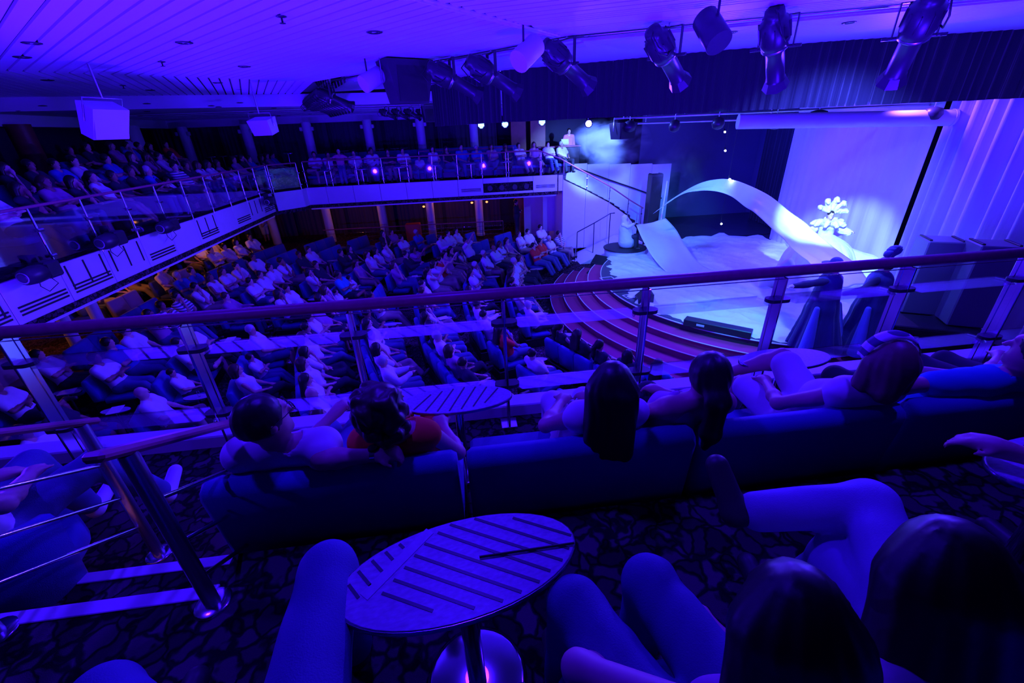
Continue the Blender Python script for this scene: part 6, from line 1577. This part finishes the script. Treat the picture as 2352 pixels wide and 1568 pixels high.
# LED cans that shine at the hall
for i, (x, y) in enumerate(((1105, 283), (1160, 281), (1245, 276), (1352, 280))):
    v = (14.6, 14.4, 14.2, 13.6)[i]; u, z = ATV(x, y + 4, v); p = W(u, v, z)
    r = empty('led_can', p, 0, ('lit blue LED can at the end of the black border', 'lit blue LED can second from the end of the border', 'lit blue LED can beside the wood pier', 'lit white spot lamp above the smoke')[i], 'stage lamp')
    r.rotation_euler = (Vector((0, 0, ZC)) - p).to_track_quat('Y', 'Z').to_euler()
    t = MB(); t.lathe([(.07, -.26), (.10, -.24), (.11, .0), (.115, .02)], 18, RX); t.build('housing', LAMPB, r)
    t = MB()
    if i < 3:
        for j in range(-3, 4):
            for k in range(-3, 4):
                if j * j + k * k < 11: t.box((j * .027, .022, k * .027), (.018, .006, .018))
        o = t.build('led_array', LED, r); o['kind'] = 'stuff'
    else: t.lathe([(.085, .02), (.001, .03)], 18, RX); t.build('lens', SPOTL, r)
    q_ = r.matrix_basis.inverted(); t = MB(); t.tube(q_ @ (p + Vector((0, .1, .05))), q_ @ Vector((p.x, p.y + .1, 6.805 if i == 3 else 6.66)), .012, n=8); t.build('hanger', STEEL, r)
# points of light on stage
for i, (x, y, v) in enumerate(((1665, 303, 15.5), (1666, 346, 15.5), (1676, 412, 13.0), (1657, 514, 15.8))):
    u, z = ATV(x, y, v); r = empty('pin_spot', W(u, v, z), 0, ('tiny lit pin spot near the bar', 'tiny lit pin spot above the silk arch', 'tiny lit pin spot at the top of the silk arch', 'tiny lit pin spot under the silk arch')[i], 'stage lamp')
    t = MB(); t.lathe([(.001, -.035), (.03, -.02), (.035, 0), (.03, .02), (.001, .035)], 12); t.build('lens', SPOTL, r); t = MB(); t.tube((0, .02, .02), (0, .08, .1), .02, n=8); t.build('housing', BLACK, r); t = MB(); t.tube((0, .08, .1), (0, .08, 6.81 - z), .004, n=6); t.build('cable', BLACK, r)
# ------------------------------------------------------------------ moving-head lamps on the rear fascia
for i, (x, y) in enumerate(((85, 627), (250, 552), (382, 520), (618, 462))):
    d = RAY(x, y); e = UV(d); t_ = -6.72 / e[0]; v = e[1] * t_; z = ZC + d.z * t_
    r = empty('moving_head_lamp', W(-6.74, v, z), A6, ('black moving-head lamp on the rear fascia, the large one by the vents', 'black flat-headed moving lamp with a cable loop on the rear fascia', 'black moving-head lamp with a bright lens on the rear fascia', 'black moving-head lamp beside the corner panel of the rear fascia')[i], 'stage lamp')
    t = MB(); t.box((0, .22, 0), (.24, .28, .26), None, .03); t.build('base', LAMPB, r)
    t = MB(); t.box((.03, .05, .09), (.06, .16, .03)); t.box((.03, .05, -.09), (.06, .16, .03)); t.build('yoke', LAMPB, r)
    t = MB(); t.lathe([(.06, .20), (.12, .16), (.14, 0), (.13, -.14), (.10, -.18)], 18, Matrix.Rotation(PI / 2, 3, 'X'), (.05, -.10, 0)); t.build('head', LAMPB, r)
    t = MB(); t.lathe([(.09, -.001), (.001, .01)], 16, Matrix.Rotation(PI / 2, 3, 'X'), (.05, -.29, 0)); t.build('lens', STEEL, r)
    t = MB(); t.path([(.0, .2, -.13), (-.02, .3, -.26), (-.05, .12, -.34), (-.05, .02, -.22), (-.08, .1, -.05)], .007, 6); t.build('cable', BLACK, r)
    t = MB(); t.box((-.12, .2, .05), (.16, .04, .4)); t.build('bracket', LAMPB, r)
# ------------------------------------------------------------------ ceiling downlights and sprinklers
dl0 = None
def downlight(p, label, group, s=1.0):
    global dl0
    if dl0 is None:
        r = empty('downlight', p, 0, label, 'lamp', group); dl0 = r
        t = MB(); t.lathe([(.075, .012), (.11, .004), (.112, -.004), (.085, -.012), (.07, .004)], 22); t.build('trim_ring', LAMPB, r)
        t = MB(); t.lathe([(.07, .008), (.05, .02), (.001, .022)], 18); t.build('reflector', CHROME, r)
        for s_ in (-1, 1): t = MB(); t.lathe([(.001, -.004), (.018, -.002), (.018, .012)], 12, None, (s_ * .05, 0, 0)); t.build('bulb', CHROME, r)
    else: r = dup(dl0, p, None, label, group)
    r.scale = (s, s, s); r.location = p
for x, y in ((73, 99), (423, 98), (51, 131), (561, 153), (860, 74), (109, 184), (345, 207), (500, 190), (507, 220)):
    downlight(ATZ(x, y, ZCE - .018), 'recessed twin downlight in the slatted ceiling', 'downlights in the slatted ceiling')
for x, y in ((98, 243), (45, 255), (20, 268), (337, 238), (338, 256), (322, 266), (485, 243), (502, 246), (551, 236), (577, 258), (629, 248), (700, 253), (712, 262), (170, 270), (640, 266)):
    p = ATZ(x, y, 6.262); u, v = UV(p)
    if 13 < v < 23.5 and u > -13: downlight(p, 'recessed twin downlight in the lower soffit', 'downlights in the lower soffit', .8)
for x, y in ((1950, 52), (1680, 74)):
    downlight(ATZ(x, y, ZCE + .005), 'recessed downlight in the bright inner ceiling', 'downlights in the inner ceiling', .9)
for i, (x, y) in enumerate(((646, 38), (371, 142), (282, 196))):
    r = empty('sprinkler', ATZ(x, y, ZCE - .02), 0, 'small sprinkler head under the slatted ceiling', 'sprinkler', 'sprinklers in the ceiling')
    t = MB(); t.lathe([(.06, .004), (.06, -.004), (.02, -.012)], 18); t.build('plate', LAMPB, r); t = MB(); t.lathe([(.012, -.01), (.012, -.06), (.035, -.062), (.035, -.068)], 12); t.build('nozzle', LAMPB, r)
# ------------------------------------------------------------------ bar tables on the far deck
for i, (x, y) in enumerate(((482, 345), (505, 350), (535, 345), (600, 340), (620, 345), (655, 338), (790, 340), (870, 340), (905, 328), (925, 330))):
    u, z = ATV(x, y, 23.3); tt = dup(tb0, W(u, 23.2 + .25 * (i % 2), ZF1 + .3), A6); tag(tt, 'tall small table standing before the upper curtains', 'table', 'tall tables before the upper curtains'); tt.scale = (.9, .9, 1.55)
for i in range(10):
    v = 4.2 + i * 1.35; k = i % 2; tt = dup(tb0, W(-7.6 - 1.3 * k, v + .3, ZF1 + .30 * k), A6); tag(tt, 'small table with glints among the sitters of the rear balcony', 'table', 'tables on the rear balcony')
for i in range(6):
    u = -5.4 + i * 1.5; tt = dup(tb0, W(u, 19.42, ZF1), A6); tag(tt, 'small table between the far railing and the first row', 'table', 'tables on the far balcony')
# chrome newel rail at the head of the far stair
glass_rail('far_railing', (2.15, 18.95), (3.5, 18.95), ZF1, 'short glass railing beside the booth at the head of the far stair', 1)
# ------------------------------------------------------------------ smoke
def smoke(name, c, sz, dens, label, seed, col=(.7, .75, 1.0)):
    t = MB(); t.lathe([(.001, -1), (.5, -.86), (.86, -.5), (1, 0), (.86, .5), (.5, .86), (.001, 1)], 16); o = t.build(name, BLACK); o.location = c; o.scale = sz; o.rotation_euler = (0, 0, A6)
    mt = bpy.data.materials.new(name); mt.use_nodes = True; nt = mt.node_tree; nt.nodes.remove(nt.nodes['Principled BSDF'])
    vs = nt.nodes.new('ShaderNodeVolumeScatter'); vs.inputs['Color'].default_value = (*col, 1); vs.inputs['Anisotropy'].default_value = .2
    tc = nt.nodes.new('ShaderNodeTexCoord'); n = nt.nodes.new('ShaderNodeTexNoise'); n.inputs['Scale'].default_value = 1.6; n.inputs['Detail'].default_value = 5; n.inputs['Distortion'].default_value = .6
    mp = nt.nodes.new('ShaderNodeMapping'); mp.inputs['Location'].default_value = (seed, seed * 2, 0); nt.links.new(tc.outputs['Object'], mp.inputs[0]); nt.links.new(mp.outputs[0], n.inputs['Vector'])
    ln = nt.nodes.new('ShaderNodeVectorMath'); ln.operation = 'LENGTH'; nt.links.new(tc.outputs['Object'], ln.inputs[0])
    fa = nt.nodes.new('ShaderNodeMapRange'); fa.inputs[1].default_value = .25; fa.inputs[2].default_value = 1.0; fa.inputs[3].default_value = 1; fa.inputs[4].default_value = 0; nt.links.new(ln.outputs['Value'], fa.inputs[0])
    mr = nt.nodes.new('ShaderNodeMapRange'); mr.inputs[1].default_value = .46; mr.inputs[2].default_value = .68; mr.inputs[3].default_value = 0; mr.inputs[4].default_value = dens; nt.links.new(n.outputs['Fac'], mr.inputs[0])
    mu = nt.nodes.new('ShaderNodeMath'); mu.operation = 'MULTIPLY'; nt.links.new(fa.outputs[0], mu.inputs[0]); nt.links.new(mr.outputs[0], mu.inputs[1])
    nt.links.new(mu.outputs[0], vs.inputs['Density']); nt.links.new(vs.outputs[0], nt.nodes['Material Output'].inputs['Volume'])
    o.data.materials.clear(); o.data.materials.append(mt); tag(o, label, 'smoke', None, 'stuff'); return o
u, z = ATV(1400, 330, 18.6); smoke('stage_smoke', W(u, 18.6, z), (1.9, .9, 1.05), 6.0, 'billow of pale stage smoke in front of the booth wall', 2.3)
u, z = ATV(1560, 400, 16.5); smoke('stage_smoke', W(u, 16.5, z), (1.1, .8, 1.5), 1.4, 'thin haze drifting above the end of the silk arch', 5.1)
u, z = ATV(1400, 285, 16.0); lamp('smoke_lamp', 'SPOT', W(u + .3, 16.6, 5.6), 6000, (.10, .22, 1.0), W(u + .4, 19, z - .9), .05, 60, .6)
